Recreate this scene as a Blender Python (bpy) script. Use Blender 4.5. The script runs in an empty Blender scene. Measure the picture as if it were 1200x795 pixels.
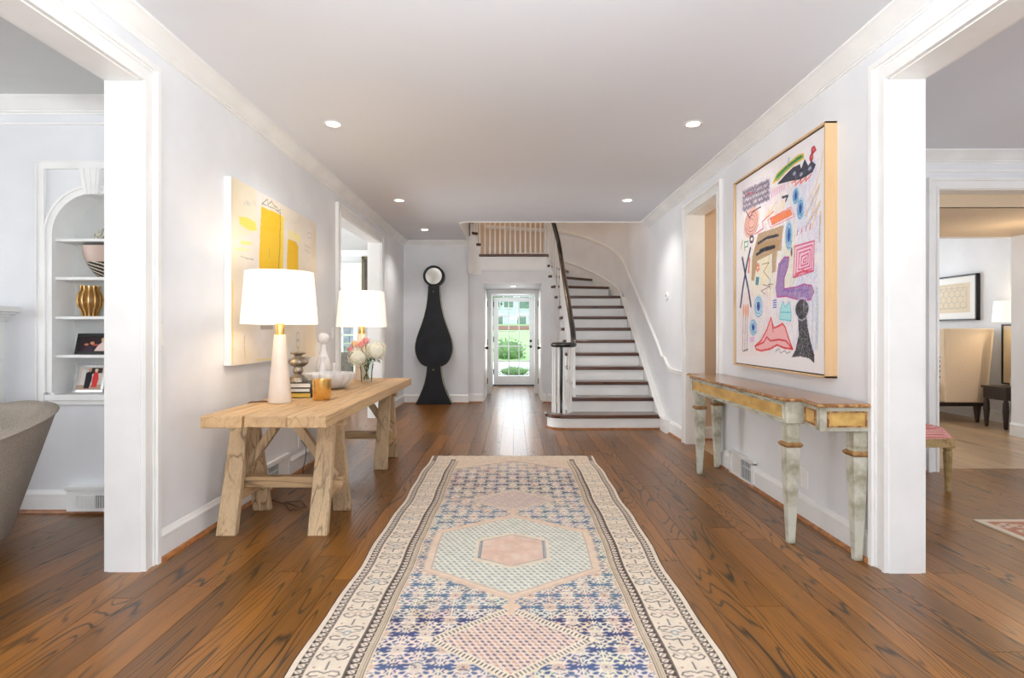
import bpy, bmesh, math, random
import numpy as np
from mathutils import Vector, Matrix
random.seed(7); rng = np.random.default_rng(7)
sc = bpy.context.scene
COL = sc.collection
CH = 1.20                      # camera height
F = 651.0                      # focal length in pixels of the 1200 px frame
# ---------------------------------------------------------------- camera
cam_d = bpy.data.cameras.new('camera'); cam = bpy.data.objects.new('camera', cam_d); COL.objects.link(cam)
cam.location = (0, 0, CH); cam.rotation_euler = (math.radians(90), 0, 0)
cam_d.sensor_width = 36; cam_d.lens = F/1200*36
cam_d.shift_x = -2/1200; cam_d.shift_y = -7.5/1200
cam_d.clip_start = .05; cam_d.clip_end = 300
sc.camera = cam
# ---------------------------------------------------------------- world, exposure
w = bpy.data.worlds.new('overcast sky'); sc.world = w; w.use_nodes = True
nt = w.node_tree; bg = nt.nodes['Background']
tc = nt.nodes.new('ShaderNodeTexCoord'); sp = nt.nodes.new('ShaderNodeSeparateXYZ'); cr = nt.nodes.new('ShaderNodeValToRGB')
nt.links.new(tc.outputs['Generated'], sp.inputs[0]); nt.links.new(sp.outputs['Z'], cr.inputs[0]); nt.links.new(cr.outputs[0], bg.inputs[0])
cr.color_ramp.elements[0].position = 0.0; cr.color_ramp.elements[0].color = (.93, .96, 1, 1)
cr.color_ramp.elements[1].position = .8; cr.color_ramp.elements[1].color = (.72, .84, 1, 1)
bg.inputs[1].default_value = 2.2
sc.view_settings.view_transform = 'Standard'; sc.view_settings.look = 'None'
sc.view_settings.exposure = 0.51; sc.view_settings.gamma = 1.0; sc.view_settings.use_curve_mapping = False
sc.cycles.max_bounces = 9; sc.cycles.diffuse_bounces = 6; sc.cycles.glossy_bounces = 4
sc.cycles.transmission_bounces = 6; sc.cycles.transparent_max_bounces = 12
sc.cycles.sample_clamp_indirect = 4.0
def area(name, loc, rot, sx, sy, power, col=(1, 1, 1)):
    l = bpy.data.lights.new(name, 'AREA'); l.shape = 'RECTANGLE'; l.size = sx; l.size_y = sy; l.energy = power; l.color = col
    o = bpy.data.objects.new(name, l); COL.objects.link(o); o.location = loc; o.rotation_euler = [math.radians(a) for a in rot]; return o
def point(name, loc, power, col, r=.05):
    l = bpy.data.lights.new(name, 'POINT'); l.energy = power; l.color = col; l.shadow_soft_size = r
    o = bpy.data.objects.new(name, l); COL.objects.link(o); o.location = loc; return o
def spot(name, loc, power, col, ang=110, r=.05):
    l = bpy.data.lights.new(name, 'SPOT'); l.energy = power; l.color = col; l.spot_size = math.radians(ang); l.spot_blend = 1.0; l.shadow_soft_size = r
    o = bpy.data.objects.new(name, l); COL.objects.link(o); o.location = loc; return o
DAY = (.92, .96, 1.0); WARM = (1.0, .80, .58); SOFT = (1.0, .95, .88)
area('daylight_back_window', (0, -1.8, 1.2), (125, 0, 0), 3.2, 2.0, 30, DAY)
area('daylight_left_room', (-5.9, .9, 1.4), (90, 0, -90), 4.4, 2.0, 40, DAY)
area('daylight_right_room', (6.85, .9, 1.4), (90, 0, 90), 4.4, 2.0, 40, DAY)
area('daylight_side_room', (-5.8, 7.3, 1.2), (115, 0, -90), 5.0, 2.0, 150, DAY)
area('added_ceiling_fill', (0, -.1, 1.85), (163, 0, 0), .5, .5, 118, (.93, .97, 1))  # unseen upward fill, added to brighten the ceiling
area('added_stair_fill', (-1.4, 7.0, 4.9), (0, 12, 0), 2.0, 3.0, 22, SOFT)  # fill light added over the stairs; no window is there
area('daylight_sitting_room', (4.9, 9.4, 1.6), (90, 0, 180), 2.4, 1.6, 26, DAY)
area('entry_daylight', (0, 12.4, 1.2), (90, 0, 180), .7, 1.6, 9, DAY)
point('upstairs_lamp', (-.4, 9.9, 4.5), 15, (1,.64,.38), .15)
point('lobby_lamp', (5.2, 5.7, 1.9), 5, WARM, .15)
point('passage_lamp', (2.8, 5.45, 2.2), 6, WARM, .12)

# ---------------------------------------------------------------- helpers
def s2l(c):
    return tuple((x/255/12.92 if x/255 <= .04045 else ((x/255+.055)/1.055)**2.4) for x in c)
def s2la(a):
    a = np.clip(a, 0, 1); return np.where(a <= .04045, a/12.92, ((a+.055)/1.055)**2.4)
WLOC = {}
def X(px, Y): return (px-602)*Y/F
def Z(py, Y): return CH+(390-py)*Y/F
class MB:
    def __init__(s): s.v = []; s.f = []
    def add(s, vs, fs):
        b = len(s.v); s.v += [tuple(p) for p in vs]; s.f += [tuple(i+b for i in f) for f in fs]; return s
    def box(s, x0, x1, y0, y1, z0, z1):
        if x0 > x1: x0, x1 = x1, x0
        if y0 > y1: y0, y1 = y1, y0
        if z0 > z1: z0, z1 = z1, z0
        return s.add([(x0,y0,z0),(x1,y0,z0),(x1,y1,z0),(x0,y1,z0),(x0,y0,z1),(x1,y0,z1),(x1,y1,z1),(x0,y1,z1)],
                     [(0,3,2,1),(4,5,6,7),(0,1,5,4),(1,2,6,5),(2,3,7,6),(3,0,4,7)])
    def hexa(s, lo, hi):       # two quads of 4 points
        return s.add(list(lo)+list(hi), [(0,3,2,1),(4,5,6,7),(0,1,5,4),(1,2,6,5),(2,3,7,6),(3,0,4,7)])
    def beam(s, p0, p1, wx, wy, up=(0,0,1), w1=None):
        p0 = Vector(p0); p1 = Vector(p1); d = (p1-p0).normalized(); u = Vector(up)
        if abs(d.dot(u)) > .98: u = Vector((0,1,0))
        a = d.cross(u).normalized(); b = a.cross(d).normalized()
        w1 = w1 or (wx, wy)
        q = lambda p, x, y: [p-a*x/2-b*y/2, p+a*x/2-b*y/2, p+a*x/2+b*y/2, p-a*x/2+b*y/2]
        A = q(p0, wx, wy); B = q(p1, *w1)
        return s.add(A+B, [(0,1,2,3),(4,7,6,5),(0,4,5,1),(1,5,6,2),(2,6,7,3),(3,7,4,0)])
    def prism(s, pts, lo, hi, axis='z'):
        m = {'z': lambda a,b,c:(a,b,c), 'y': lambda a,b,c:(a,c,b), 'x': lambda a,b,c:(c,a,b)}[axis]
        n = len(pts); A = [m(a,b,lo) for a,b in pts]; B = [m(a,b,hi) for a,b in pts]
        return s.add(A+B, [tuple(range(n))[::-1], tuple(range(n,2*n))]+[(i,(i+1)%n,n+(i+1)%n,n+i) for i in range(n)])
    def lathe(s, prof, c=(0,0,0), n=24, sx=1, sy=1, flute=0, nf=0, cap=True):
        vs = []
        for r, z in prof:
            for i in range(n):
                a = 2*math.pi*i/n; rr = r*(1+flute*math.cos(nf*a)) if nf else r
                vs.append((c[0]+rr*math.cos(a)*sx, c[1]+rr*math.sin(a)*sy, c[2]+z))
        fs = []
        for k in range(len(prof)-1):
            for i in range(n):
                j = (i+1) % n; fs.append((k*n+i, k*n+j, (k+1)*n+j, (k+1)*n+i))
        if cap: fs.append(tuple(range(n))[::-1]); fs.append(tuple((len(prof)-1)*n+i for i in range(n)))
        return s.add(vs, fs)
    def tube(s, pts, r, n=8, sq=1.0):
        P = [Vector(p) for p in pts]; m = len(P); rs = r if isinstance(r, (list, tuple)) else [r]*m
        vs = []; up = Vector((0,0,1)); last = None
        for i in range(m):
            d = (P[min(i+1,m-1)]-P[max(i-1,0)]).normalized()
            if last is None: a = d.cross(up if abs(d.z) < .95 else Vector((1,0,0))).normalized()
            else: a = (last-d*last.dot(d)).normalized()
            last = a; b = a.cross(d)
            for k in range(n):
                t = 2*math.pi*k/n+math.pi/n; vs.append(P[i]+a*math.cos(t)*rs[i]+b*math.sin(t)*rs[i]*sq)
        fs = [(i*n+k, i*n+(k+1)%n, (i+1)*n+(k+1)%n, (i+1)*n+k) for i in range(m-1) for k in range(n)]
        fs += [tuple(range(n))[::-1], tuple((m-1)*n+k for k in range(n))]
        return s.add(vs, fs)
    def sweep(s, prof, path, close=False):
        """prof = [(out, z)] ; path = [(x, y, z, nx, ny)] with n the outward direction on plan"""
        n = len(prof); vs = []
        for (x,y,z,nx,ny) in path: vs += [(x+nx*o, y+ny*o, z+h) for o,h in prof]
        m = len(path)
        fs = [(i*n+k, (i+1)*n+k, (i+1)*n+(k+1)%n, i*n+(k+1)%n) for i in range(m-1) for k in range(n)]
        fs += [tuple(range(n)), tuple((m-1)*n+k for k in range(n))[::-1]]
        return s.add(vs, fs)
    def ico(s, c, r, sub=2, sc_=(1,1,1), jit=0):
        b = bmesh.new(); bmesh.ops.create_icosphere(b, subdivisions=sub, radius=1)
        vs = []
        for v in b.verts:
            k = r*(1+random.uniform(-jit, jit)); vs.append((c[0]+v.co.x*k*sc_[0], c[1]+v.co.y*k*sc_[1], c[2]+v.co.z*k*sc_[2]))
        fs = [tuple(v.index for v in f.verts) for f in b.faces]; b.free(); return s.add(vs, fs)
def link(o, parent, world):
    COL.objects.link(o); WLOC[o.name] = Vector(world)
    if parent is not None:
        o.parent = parent; o.location = Vector(world)-WLOC[parent.name]
    else: o.location = world
def obj(name, mb, mat, parent=None, smooth=None, bevel=0, origin=None, kind=None, seg=2, recalc=True):
    vs = np.array(mb.v, dtype=float)
    if origin is None: origin = ((vs[:,0].min()+vs[:,0].max())/2, (vs[:,1].min()+vs[:,1].max())/2, vs[:,2].min())
    me = bpy.data.meshes.new(name); me.from_pydata((vs-np.array(origin)).tolist(), [], mb.f)
    if recalc:
        b = bmesh.new(); b.from_mesh(me); bmesh.ops.recalc_face_normals(b, faces=b.faces); b.to_mesh(me); b.free()
    if smooth is not None:
        me.shade_smooth()
        try: me.set_sharp_from_angle(angle=math.radians(smooth))
        except Exception: pass
    me.materials.append(mat)
    o = bpy.data.objects.new(name, me); link(o, parent, origin)
    if bevel:
        m = o.modifiers.new('bevel', 'BEVEL'); m.width = bevel; m.segments = seg; m.limit_method = 'ANGLE'; m.angle_limit = math.radians(40)
    if kind: o['kind'] = kind
    return o
def tag(o, label=None, cat=None, group=None, kind=None):
    if label: o['label'] = label
    if cat: o['category'] = cat
    if group: o['group'] = group
    if kind: o['kind'] = kind
    return o
def thing(name, label, cat, loc=(0,0,0), group=None):
    o = bpy.data.objects.new(name, None); o.empty_display_size = .1; link(o, None, loc); return tag(o, label, cat, group)
def struct(name, mb=None, mat=None, parent=None, **k):
    if mb is None:
        o = bpy.data.objects.new(name, None); link(o, None, k.get('loc', (0,0,0)))
    else: o = obj(name, mb, mat, parent, **k)
    if parent is None: o['kind'] = 'structure'
    return o
def dup(o, parent, dx):
    c = o.copy(); COL.objects.link(c)
    WLOC[c.name] = WLOC[o.name]+Vector(dx); c.parent = parent
    if parent is None: c.location = WLOC[c.name]
    for ch in list(o.children): dup(ch, c, dx)
    return c

# ---------------------------------------------------------------- materials
def pm(name, c1, c2=None, rough=.5, scale=6, bump=0, bscale=60, metal=0, stretch=(1,1,1), coat=0, spec=.5, world=False, sheen=0, detail=4, ramp=(.35,.65), emis=None, trans=0):
    m = bpy.data.materials.new(name); m.use_nodes = True; n = m.node_tree; p = n.nodes['Principled BSDF']; L = n.links
    c2 = c2 or tuple(max(0, x*.965) for x in c1)
    if world: co = n.nodes.new('ShaderNodeNewGeometry').outputs['Position']
    else: co = n.nodes.new('ShaderNodeTexCoord').outputs['Object']
    mp = n.nodes.new('ShaderNodeMapping'); mp.inputs['Scale'].default_value = stretch; L.new(co, mp.inputs[0])
    no = n.nodes.new('ShaderNodeTexNoise'); no.inputs['Scale'].default_value = scale; no.inputs['Detail'].default_value = detail; L.new(mp.outputs[0], no.inputs['Vector'])
    r = n.nodes.new('ShaderNodeValToRGB'); r.color_ramp.elements[0].position = ramp[0]; r.color_ramp.elements[1].position = ramp[1]
    r.color_ramp.elements[0].color = s2l(c1)+(1,); r.color_ramp.elements[1].color = s2l(c2)+(1,)
    L.new(no.outputs[0], r.inputs[0]); L.new(r.outputs[0], p.inputs['Base Color'])
    p.inputs['Roughness'].default_value = rough; p.inputs['Metallic'].default_value = metal
    p.inputs['Coat Weight'].default_value = coat; p.inputs['Coat Roughness'].default_value = .12
    p.inputs['Specular IOR Level'].default_value = spec; p.inputs['Sheen Weight'].default_value = sheen
    p.inputs['Transmission Weight'].default_value = trans
    if emis: p.inputs['Emission Color'].default_value = s2l(emis[0])+(1,); p.inputs['Emission Strength'].default_value = emis[1]
    if bump:
        n2 = n.nodes.new('ShaderNodeTexNoise'); n2.inputs['Scale'].default_value = bscale; n2.inputs['Detail'].default_value = 3; L.new(mp.outputs[0], n2.inputs['Vector'])
        bp = n.nodes.new('ShaderNodeBump'); bp.inputs['Strength'].default_value = bump; bp.inputs['Distance'].default_value = .004
        L.new(n2.outputs[0], bp.inputs['Height']); L.new(bp.outputs[0], p.inputs['Normal'])
    return m
def wood(name, dark, light, axis='y', rings=9, rough=.5, coat=0, wide=7, tone=.3, world=True, seed=True, fine=.5, bump=.15, ls=.5):
    """grain along one axis; a float attribute 'seed' shifts it from board to board"""
    m = bpy.data.materials.new(name); m.use_nodes = True; n = m.node_tree; p = n.nodes['Principled BSDF']; L = n.links
    co = n.nodes.new('ShaderNodeNewGeometry').outputs['Position'] if world else n.nodes.new('ShaderNodeTexCoord').outputs['Object']
    at = n.nodes.new('ShaderNodeAttribute'); at.attribute_name = 'seed'
    cb = n.nodes.new('ShaderNodeCombineXYZ')
    for i in range(3):
        mu = n.nodes.new('ShaderNodeMath'); mu.operation = 'MULTIPLY'; mu.inputs[1].default_value = (37.7, 19.3, 11.1)[i]; L.new(at.outputs['Fac'], mu.inputs[0]); L.new(mu.outputs[0], cb.inputs[i])
    ad = n.nodes.new('ShaderNodeVectorMath'); ad.operation = 'ADD'; L.new(co, ad.inputs[0]); L.new(cb.outputs[0], ad.inputs[1])
    def mp(a, b):
        x = n.nodes.new('ShaderNodeMapping'); x.inputs['Scale'].default_value = tuple(b if ax == axis else a for ax in 'xyz'); L.new(ad.outputs[0], x.inputs[0]); return x.outputs[0]
    def noise(v, s, d=3, dist=0):
        x = n.nodes.new('ShaderNodeTexNoise'); x.inputs['Scale'].default_value = s; x.inputs['Detail'].default_value = d; x.inputs['Distortion'].default_value = dist; L.new(v, x.inputs['Vector']); return x.outputs[0]
    def math_(op, a, b=None):
        x = n.nodes.new('ShaderNodeMath'); x.operation = op
        for i, q in enumerate((a, b)):
            if q is None: continue
            if isinstance(q, (int, float)): x.inputs[i].default_value = q
            else: L.new(q, x.inputs[i])
        return x.outputs[0]
    big = noise(mp(wide, wide*.085), 1.0, 1.5, .2)
    ring = math_('FRACT', math_('MULTIPLY', big, rings*2.2))
    tri = math_('MULTIPLY', math_('ABSOLUTE', math_('SUBTRACT', ring, .5)), 2.0)
    edge_ = noise(mp(60, 4), 1.0, 3)
    line_ = math_('MINIMUM', math_('MAXIMUM', math_('MULTIPLY', math_('SUBTRACT', math_('ADD', tri, math_('MULTIPLY', edge_, .35)), .86), 3.2), 0.0), 1.0)
    mask = math_('MINIMUM', math_('MAXIMUM', math_('MULTIPLY', math_('SUBTRACT', noise(mp(5, .8), 1.0, 2), .36), 6.0), 0.2), 1.0)
    finen = noise(mp(170, 7), 1.0, 4)
    mid = noise(mp(20, 1.2), 1.0, 3)
    f = math_('ADD', .12, math_('ADD', math_('MULTIPLY', finen, fine*.6), math_('MULTIPLY', mid, .55)))
    f = math_('SUBTRACT', f, math_('MULTIPLY', math_('MULTIPLY', line_, mask), ls))
    wn = n.nodes.new('ShaderNodeTexWhiteNoise'); wn.noise_dimensions = '1D'; L.new(at.outputs['Fac'], wn.inputs['W'])
    tn = math_('ADD', math_('MULTIPLY', wn.outputs['Value'], tone), 1-tone*.55)
    r = n.nodes.new('ShaderNodeValToRGB'); r.color_ramp.elements[0].position = .05; r.color_ramp.elements[1].position = .75
    r.color_ramp.elements[0].color = s2l(dark)+(1,); r.color_ramp.elements[1].color = s2l(light)+(1,)
    L.new(f, r.inputs[0])
    vm = n.nodes.new('ShaderNodeVectorMath'); vm.operation = 'SCALE'; L.new(r.outputs[0], vm.inputs[0]); L.new(tn, vm.inputs['Scale']); L.new(vm.outputs[0], p.inputs['Base Color'])
    p.inputs['Roughness'].default_value = rough; p.inputs['Coat Weight'].default_value = coat; p.inputs['Coat Roughness'].default_value = .14
    bp = n.nodes.new('ShaderNodeBump'); bp.inputs['Strength'].default_value = bump; bp.inputs['Distance'].default_value = .003; L.new(f, bp.inputs['Height']); L.new(bp.outputs[0], p.inputs['Normal'])
    return m
def seed_mesh(o, val=None):
    me = o.data; a = me.attributes.new('seed', 'FLOAT', 'FACE')
    if val is None: val = random.random()
    arr = np.full(len(me.polygons), val) if not hasattr(val, '__len__') else np.array(val)
    a.data.foreach_set('value', arr.astype(np.float32)); return o
def vcol_mat(name, rough=.85, bump=0, bscale=400, coat=0):
    m = bpy.data.materials.new(name); m.use_nodes = True; n = m.node_tree; p = n.nodes['Principled BSDF']
    a = n.nodes.new('ShaderNodeVertexColor'); a.layer_name = 'Col'; n.links.new(a.outputs[0], p.inputs['Base Color'])
    p.inputs['Roughness'].default_value = rough; p.inputs['Coat Weight'].default_value = coat
    if bump:
        no = n.nodes.new('ShaderNodeTexNoise'); no.inputs['Scale'].default_value = bscale
        c = n.nodes.new('ShaderNodeTexCoord'); n.links.new(c.outputs['Object'], no.inputs['Vector'])
        bp = n.nodes.new('ShaderNodeBump'); bp.inputs['Strength'].default_value = bump; bp.inputs['Distance'].default_value = .003
        n.links.new(no.outputs[0], bp.inputs['Height']); n.links.new(bp.outputs[0], p.inputs['Normal'])
    return m
def glass_thin(name, tint=(1,1,1), refl=.12):
    m = bpy.data.materials.new(name); m.use_nodes = True; n = m.node_tree; n.nodes.clear(); L = n.links
    t = n.nodes.new('ShaderNodeBsdfTransparent'); t.inputs[0].default_value = tint+(1,)
    g = n.nodes.new('ShaderNodeBsdfGlossy'); g.inputs['Roughness'].default_value = .02
    lw = n.nodes.new('ShaderNodeLayerWeight'); lw.inputs[0].default_value = refl
    mx = n.nodes.new('ShaderNodeMixShader'); o = n.nodes.new('ShaderNodeOutputMaterial')
    L.new(lw.outputs['Fresnel'], mx.inputs[0]); L.new(t.outputs[0], mx.inputs[1]); L.new(g.outputs[0], mx.inputs[2]); L.new(mx.outputs[0], o.inputs[0]); return m
M = {}
M['wall'] = pm('white wall paint', (237,239,242), rough=.6, scale=2, bump=.05, bscale=300, world=True)
M['wall_warm'] = pm('tan paint and warm shade', (214,194,170), rough=.65, scale=2, bump=.05, bscale=300, world=True)  # passage wall colour; in the stairwell it paints in warm, dim light
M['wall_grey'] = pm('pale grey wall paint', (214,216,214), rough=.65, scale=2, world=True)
M['ceil'] = pm('ceiling paint', (232,235,240), (229,232,237), rough=.8, scale=.6, world=True)
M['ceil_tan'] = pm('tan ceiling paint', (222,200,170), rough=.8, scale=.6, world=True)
M['trim'] = pm('white gloss trim paint', (246,246,244), rough=.35, scale=3, world=True)
M['shoe'] = pm('stained oak shoe moulding', (176,116,66), (140,86,46), rough=.4, scale=20, world=True)
M['floor'] = wood('dark oiled oak planks', (36,20,6), (136,86,27), rings=11, rough=.34, coat=.15, wide=6, tone=.6, fine=.85, ls=.68)
M['floor_tan'] = wood('pale oak planks', (150,122,92), (206,178,142), rings=5, rough=.35, coat=.25, wide=6, tone=.25)
M['gap'] = pm('dark subfloor', (34,22,14), rough=.9, world=True)
M['tread'] = wood('dark walnut treads', (36,17,9), (98,56,34), axis='x', rings=5, rough=.28, coat=.4, tone=.2)
M['rail'] = pm('black lacquer handrail', (16,16,20), (24,24,28), rough=.16, coat=.6)
M['black'] = pm('black hardware', (22,20,20), rough=.35)
M['brass'] = pm('brushed brass', (238,198,130), (222,174,104), rough=.28, metal=1, scale=30)
M['glass'] = glass_thin('clear window glass')
M['plate'] = pm('white plastic plate', (248,248,246), rough=.3)
M['dark'] = pm('dark vent duct', (26,26,30), rough=.7)

# ---------------------------------------------------------------- the setting
W = 1.87; T = .16; H = CH+1.56; HO = CH+1.266
YC = 9.55; YK = 9.42; YE = 7.80; XL = -.78; RI = .182; GO = .275; Y0 = 6.88
UP = 5.4
YS = -2.0
m = MB()     # left hall wall with two wide cased openings
for a, b in ((YS, -.2), (2.786, 5.94), (7.80, YK+.16)): m.box(-W-T, -W, a, b, 0, H)
for a, b in ((-.2, 2.786), (5.94, 7.80)): m.box(-W-T, -W, a, b, HO, H)
struct('wall_left', m, M['wall'])
m = MB()
for a, b in ((YS, -.2), (2.77, 5.07), (5.97, YE)): m.box(W, W+T, a, b, 0, H)
for a, b in ((-.2, 2.77), (5.07, 5.97)): m.box(W, W+T, a, b, HO, H)
m.box(W, W+T, YE, 9.3, 0, UP)
struct('wall_right', m, M['wall'])
m = MB(); m2 = MB()     # curved stairwell wall
N = 18; cx, cy, R = .57, 9.30, 1.30
def arcp(th, r=R): return (cx+r*math.cos(th), cy+r*math.sin(th))
for i in range(N):
    a, b = math.pi/2*i/N, math.pi/2*(i+1)/N
    (x0,y0),(x1,y1),(x2,y2),(x3,y3) = arcp(a), arcp(b), arcp(b,R+T), arcp(a,R+T)
    m.hexa([(x0,y0,0),(x1,y1,0),(x2,y2,0),(x3,y3,0)], [(x0,y0,UP),(x1,y1,UP),(x2,y2,UP),(x3,y3,UP)])
    zl = 2.3 if x0 < 1.45 else 3.1
    m2.hexa([(-x0,y0,zl),(-x1,y1,zl),(-x2,y2,zl),(-x3,y3,zl)], [(-x0,y0,UP),(-x1,y1,UP),(-x2,y2,UP),(-x3,y3,UP)])
m.box(-.57, .57, 10.60, 10.60+T, 2.40, UP)
struct('wall_stairwell_left', m2, M['wall_warm'], smooth=30)  # white wall's warm shade put into its colour
ws = struct('wall_stairwell', m, M['wall'], smooth=30)
m = MB(); m.box(-.57, .57, 10.588, 10.60, 2.56, UP); struct('wall_landing', m, M['wall_warm'])  # thin sheet over the white wall, warm shade painted in as tan
m = MB(); m.box(-W-T, -W, YE-3, 9.3, 3.1, UP); m.box(-W-T, W+T, YE-3-T, YE-3, 3.1, UP); m.box(W, W+T, YE-3, YE, 3.1, UP)
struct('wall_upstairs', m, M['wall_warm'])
m = MB(); m.box(-2.1, 2.1, YE-3.2, 10.9, UP, UP+.1); struct('ceiling_upstairs', m, M['ceil'])
# clock wall and wall with entry passage
PXL, PXR, PZT = -.528, .499, CH+58*YC/F
m = MB(); m.box(-W, XL, YK, YK+.13, 0, H); struct('wall_clock', m, M['wall'])
m = MB(); m.box(XL, PXL, YC, YC+.10, 0, 2.50); m.box(PXL, PXR, YC, YC+.10, PZT, 2.50); m.box(PXR, .575, YC, YC+.10, 0, 2.50)
m.box(XL-.02, XL+.01, YK, YC+.02, 0, 2.50)
# curved under-stair wall, stepped along the treads
def inner(th): return (.57+.20*math.sin(th), 9.25+.30*math.cos(th))    # th 0 -> landing end, pi/2 -> straight run
for i in range(10):
    a, b = math.pi/2*i/10, math.pi/2*(i+1)/10
    (x0,y0),(x1,y1) = inner(a), inner(b)
    zt = 2.50 - (i+.5)/10*.75
    zt0 = 2.50 - i/10*.72; zt1 = 2.50-(i+1)/10*.72
    m.hexa([(x0,y0,0),(x1,y1,0),(x1-.02,y1-.02,0),(x0-.02,y0-.02,0)][::1], [(x0,y0,zt0),(x1,y1,zt1),(x1-.02,y1-.02,zt1),(x0-.02,y0-.02,zt0)])
struct('wall_under_landing', m, M['wall'])
# ceiling with stair opening (rounded corner)
rr = .14
pts = [(-W-.02,YS),(W+.02,YS),(W+.02,YE)]+[(XL+rr-rr*math.sin(t), YE+rr-rr*math.cos(t)) for t in np.linspace(0, math.pi/2, 8)]+[(XL,YK+.10),(-W-.02,YK+.10)]
m = MB(); m.prism(pts, H, 3.09); struct('ceiling', m, M['ceil'])
edge = [(W,YE)]+[(XL+rr-rr*math.sin(t), YE+rr-rr*math.cos(t)) for t in np.linspace(0, math.pi/2, 10)]+[(XL,YK)]
path = []
for i,(x,y) in enumerate(edge):
    if i == 0: nx, ny = 0, 1
    elif i == len(edge)-1: nx, ny = 1, 0
    else:
        t = math.pi/2*(i-1)/9; nx, ny = math.sin(t), math.cos(t)
    path.append((x,y,0,nx,ny))
m = MB(); m.sweep([(-.001,H-.012),(.02,H-.012),(.025,H+.02),(.012,H+.04),(.012,3.0),(.03,3.03),(.03,3.10),(-.001,3.10)], path); struct('trim_1', m, M['trim'], smooth=40)
# other rooms: shells
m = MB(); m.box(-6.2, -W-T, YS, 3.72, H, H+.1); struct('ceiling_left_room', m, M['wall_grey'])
m = MB(); m.box(W+T, 7.0, YS, 4.80, H, H+.1); struct('ceiling_right_room', m, M['ceil'])
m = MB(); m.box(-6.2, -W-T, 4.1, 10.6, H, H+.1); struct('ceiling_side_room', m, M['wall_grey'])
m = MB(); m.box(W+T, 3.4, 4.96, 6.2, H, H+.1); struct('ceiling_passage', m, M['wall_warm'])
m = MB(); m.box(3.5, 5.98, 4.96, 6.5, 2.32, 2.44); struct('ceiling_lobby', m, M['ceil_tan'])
m = MB(); m.box(3.4, 6.7, 6.5, 9.7, H, H+.1); struct('ceiling_sitting_room', m, M['wall'])
m = MB(); m.box(-.75, .75, YC+.10, 12.6, 2.30, 2.36); struct('ceiling_entry', m, M['wall'])
m = MB(); m.box(PXL, PXR, YC+.10, 10.9, PZT, PZT+.08); struct('ceiling_vestibule', m, M['wall'])
# back wall behind the camera with a wide window
m = MB(); m.box(-6.3, -1.65, YS-T, YS, 0, H); m.box(1.65, 7.1, YS-T, YS, 0, H); m.box(-1.65, 1.65, YS-T, YS, 2.5, H); m.box(-1.65, 1.65, YS-T, YS, 0, .15)
struct('wall_back', m, M['wall'])
wn = struct('window_1', loc=(0, YS, .15))
m = MB()
for x in (-1.62, -.55, .55, 1.62): m.box(x-.03, x+.03, YS-.12, YS-.05, .15, 2.5)
for z in (.18, 1.3, 2.47): m.box(-1.65, 1.65, YS-.115, YS-.055, z-.03, z+.03)
obj('window_frame', m, M['trim'], wn)
for a, b in ((-1.59,-.58),(-.52,.52),(.58,1.59)):
    for za, zb in ((.21,1.27),(1.33,2.44)): m = MB(); m.box(a, b, YS-.09, YS-.085, za, zb); obj('pane', m, M['glass'], wn)
# left room outer wall with window, right room outer wall with window, side room outer wall
def wall_win(name, x0, x1, ya, yb, wins, z0=.5, z1=2.4, hh=H):
    m = MB(); y = ya
    for a, b in wins:
        m.box(x0, x1, y, a, 0, hh); m.box(x0, x1, a, b, 0, z0); m.box(x0, x1, a, b, z1, hh); y = b
    m.box(x0, x1, y, yb, 0, hh); struct(name, m, M['wall'])
wall_win('wall_left_room_outer', -6.3, -6.14, YS, 3.9, [(-1.2, .4), (1.2, 2.8)])
wall_win('wall_right_room_outer', 7.0, 7.16, YS, 4.96, [(-1.2, .4), (1.2, 2.8)])
wall_win('wall_side_room_outer', -6.3, -6.14, 3.9, 10.7, [(4.8, 6.6), (7.6, 9.4)])
for i, (x, ya, yb) in enumerate([(-6.2,-1.2,.4),(-6.2,1.2,2.8),(7.08,-1.2,.4),(7.08,1.2,2.8),(-6.2,4.8,6.6),(-6.2,7.6,9.4)]):
    wn = struct('window_%d' % (i+2), loc=(x, (ya+yb)/2, .5)); m = MB()
    for y in (ya+.03, (ya+yb)/2, yb-.03): m.box(x-.03, x+.03, y-.03, y+.03, .5, 2.4)
    for z in (.53, 1.45, 2.37): m.box(x-.028, x+.028, ya, yb, z-.03, z+.03)
    obj('window_frame', m, M['trim'], wn)
    for a, b in ((ya+.06,(ya+yb)/2-.03),((ya+yb)/2+.03,yb-.06)):
        for za, zb in ((.56,1.42),(1.48,2.34)): m = MB(); m.box(x-.003, x+.003, a, b, za, zb); obj('pane', m, M['glass'], wn)

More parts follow.
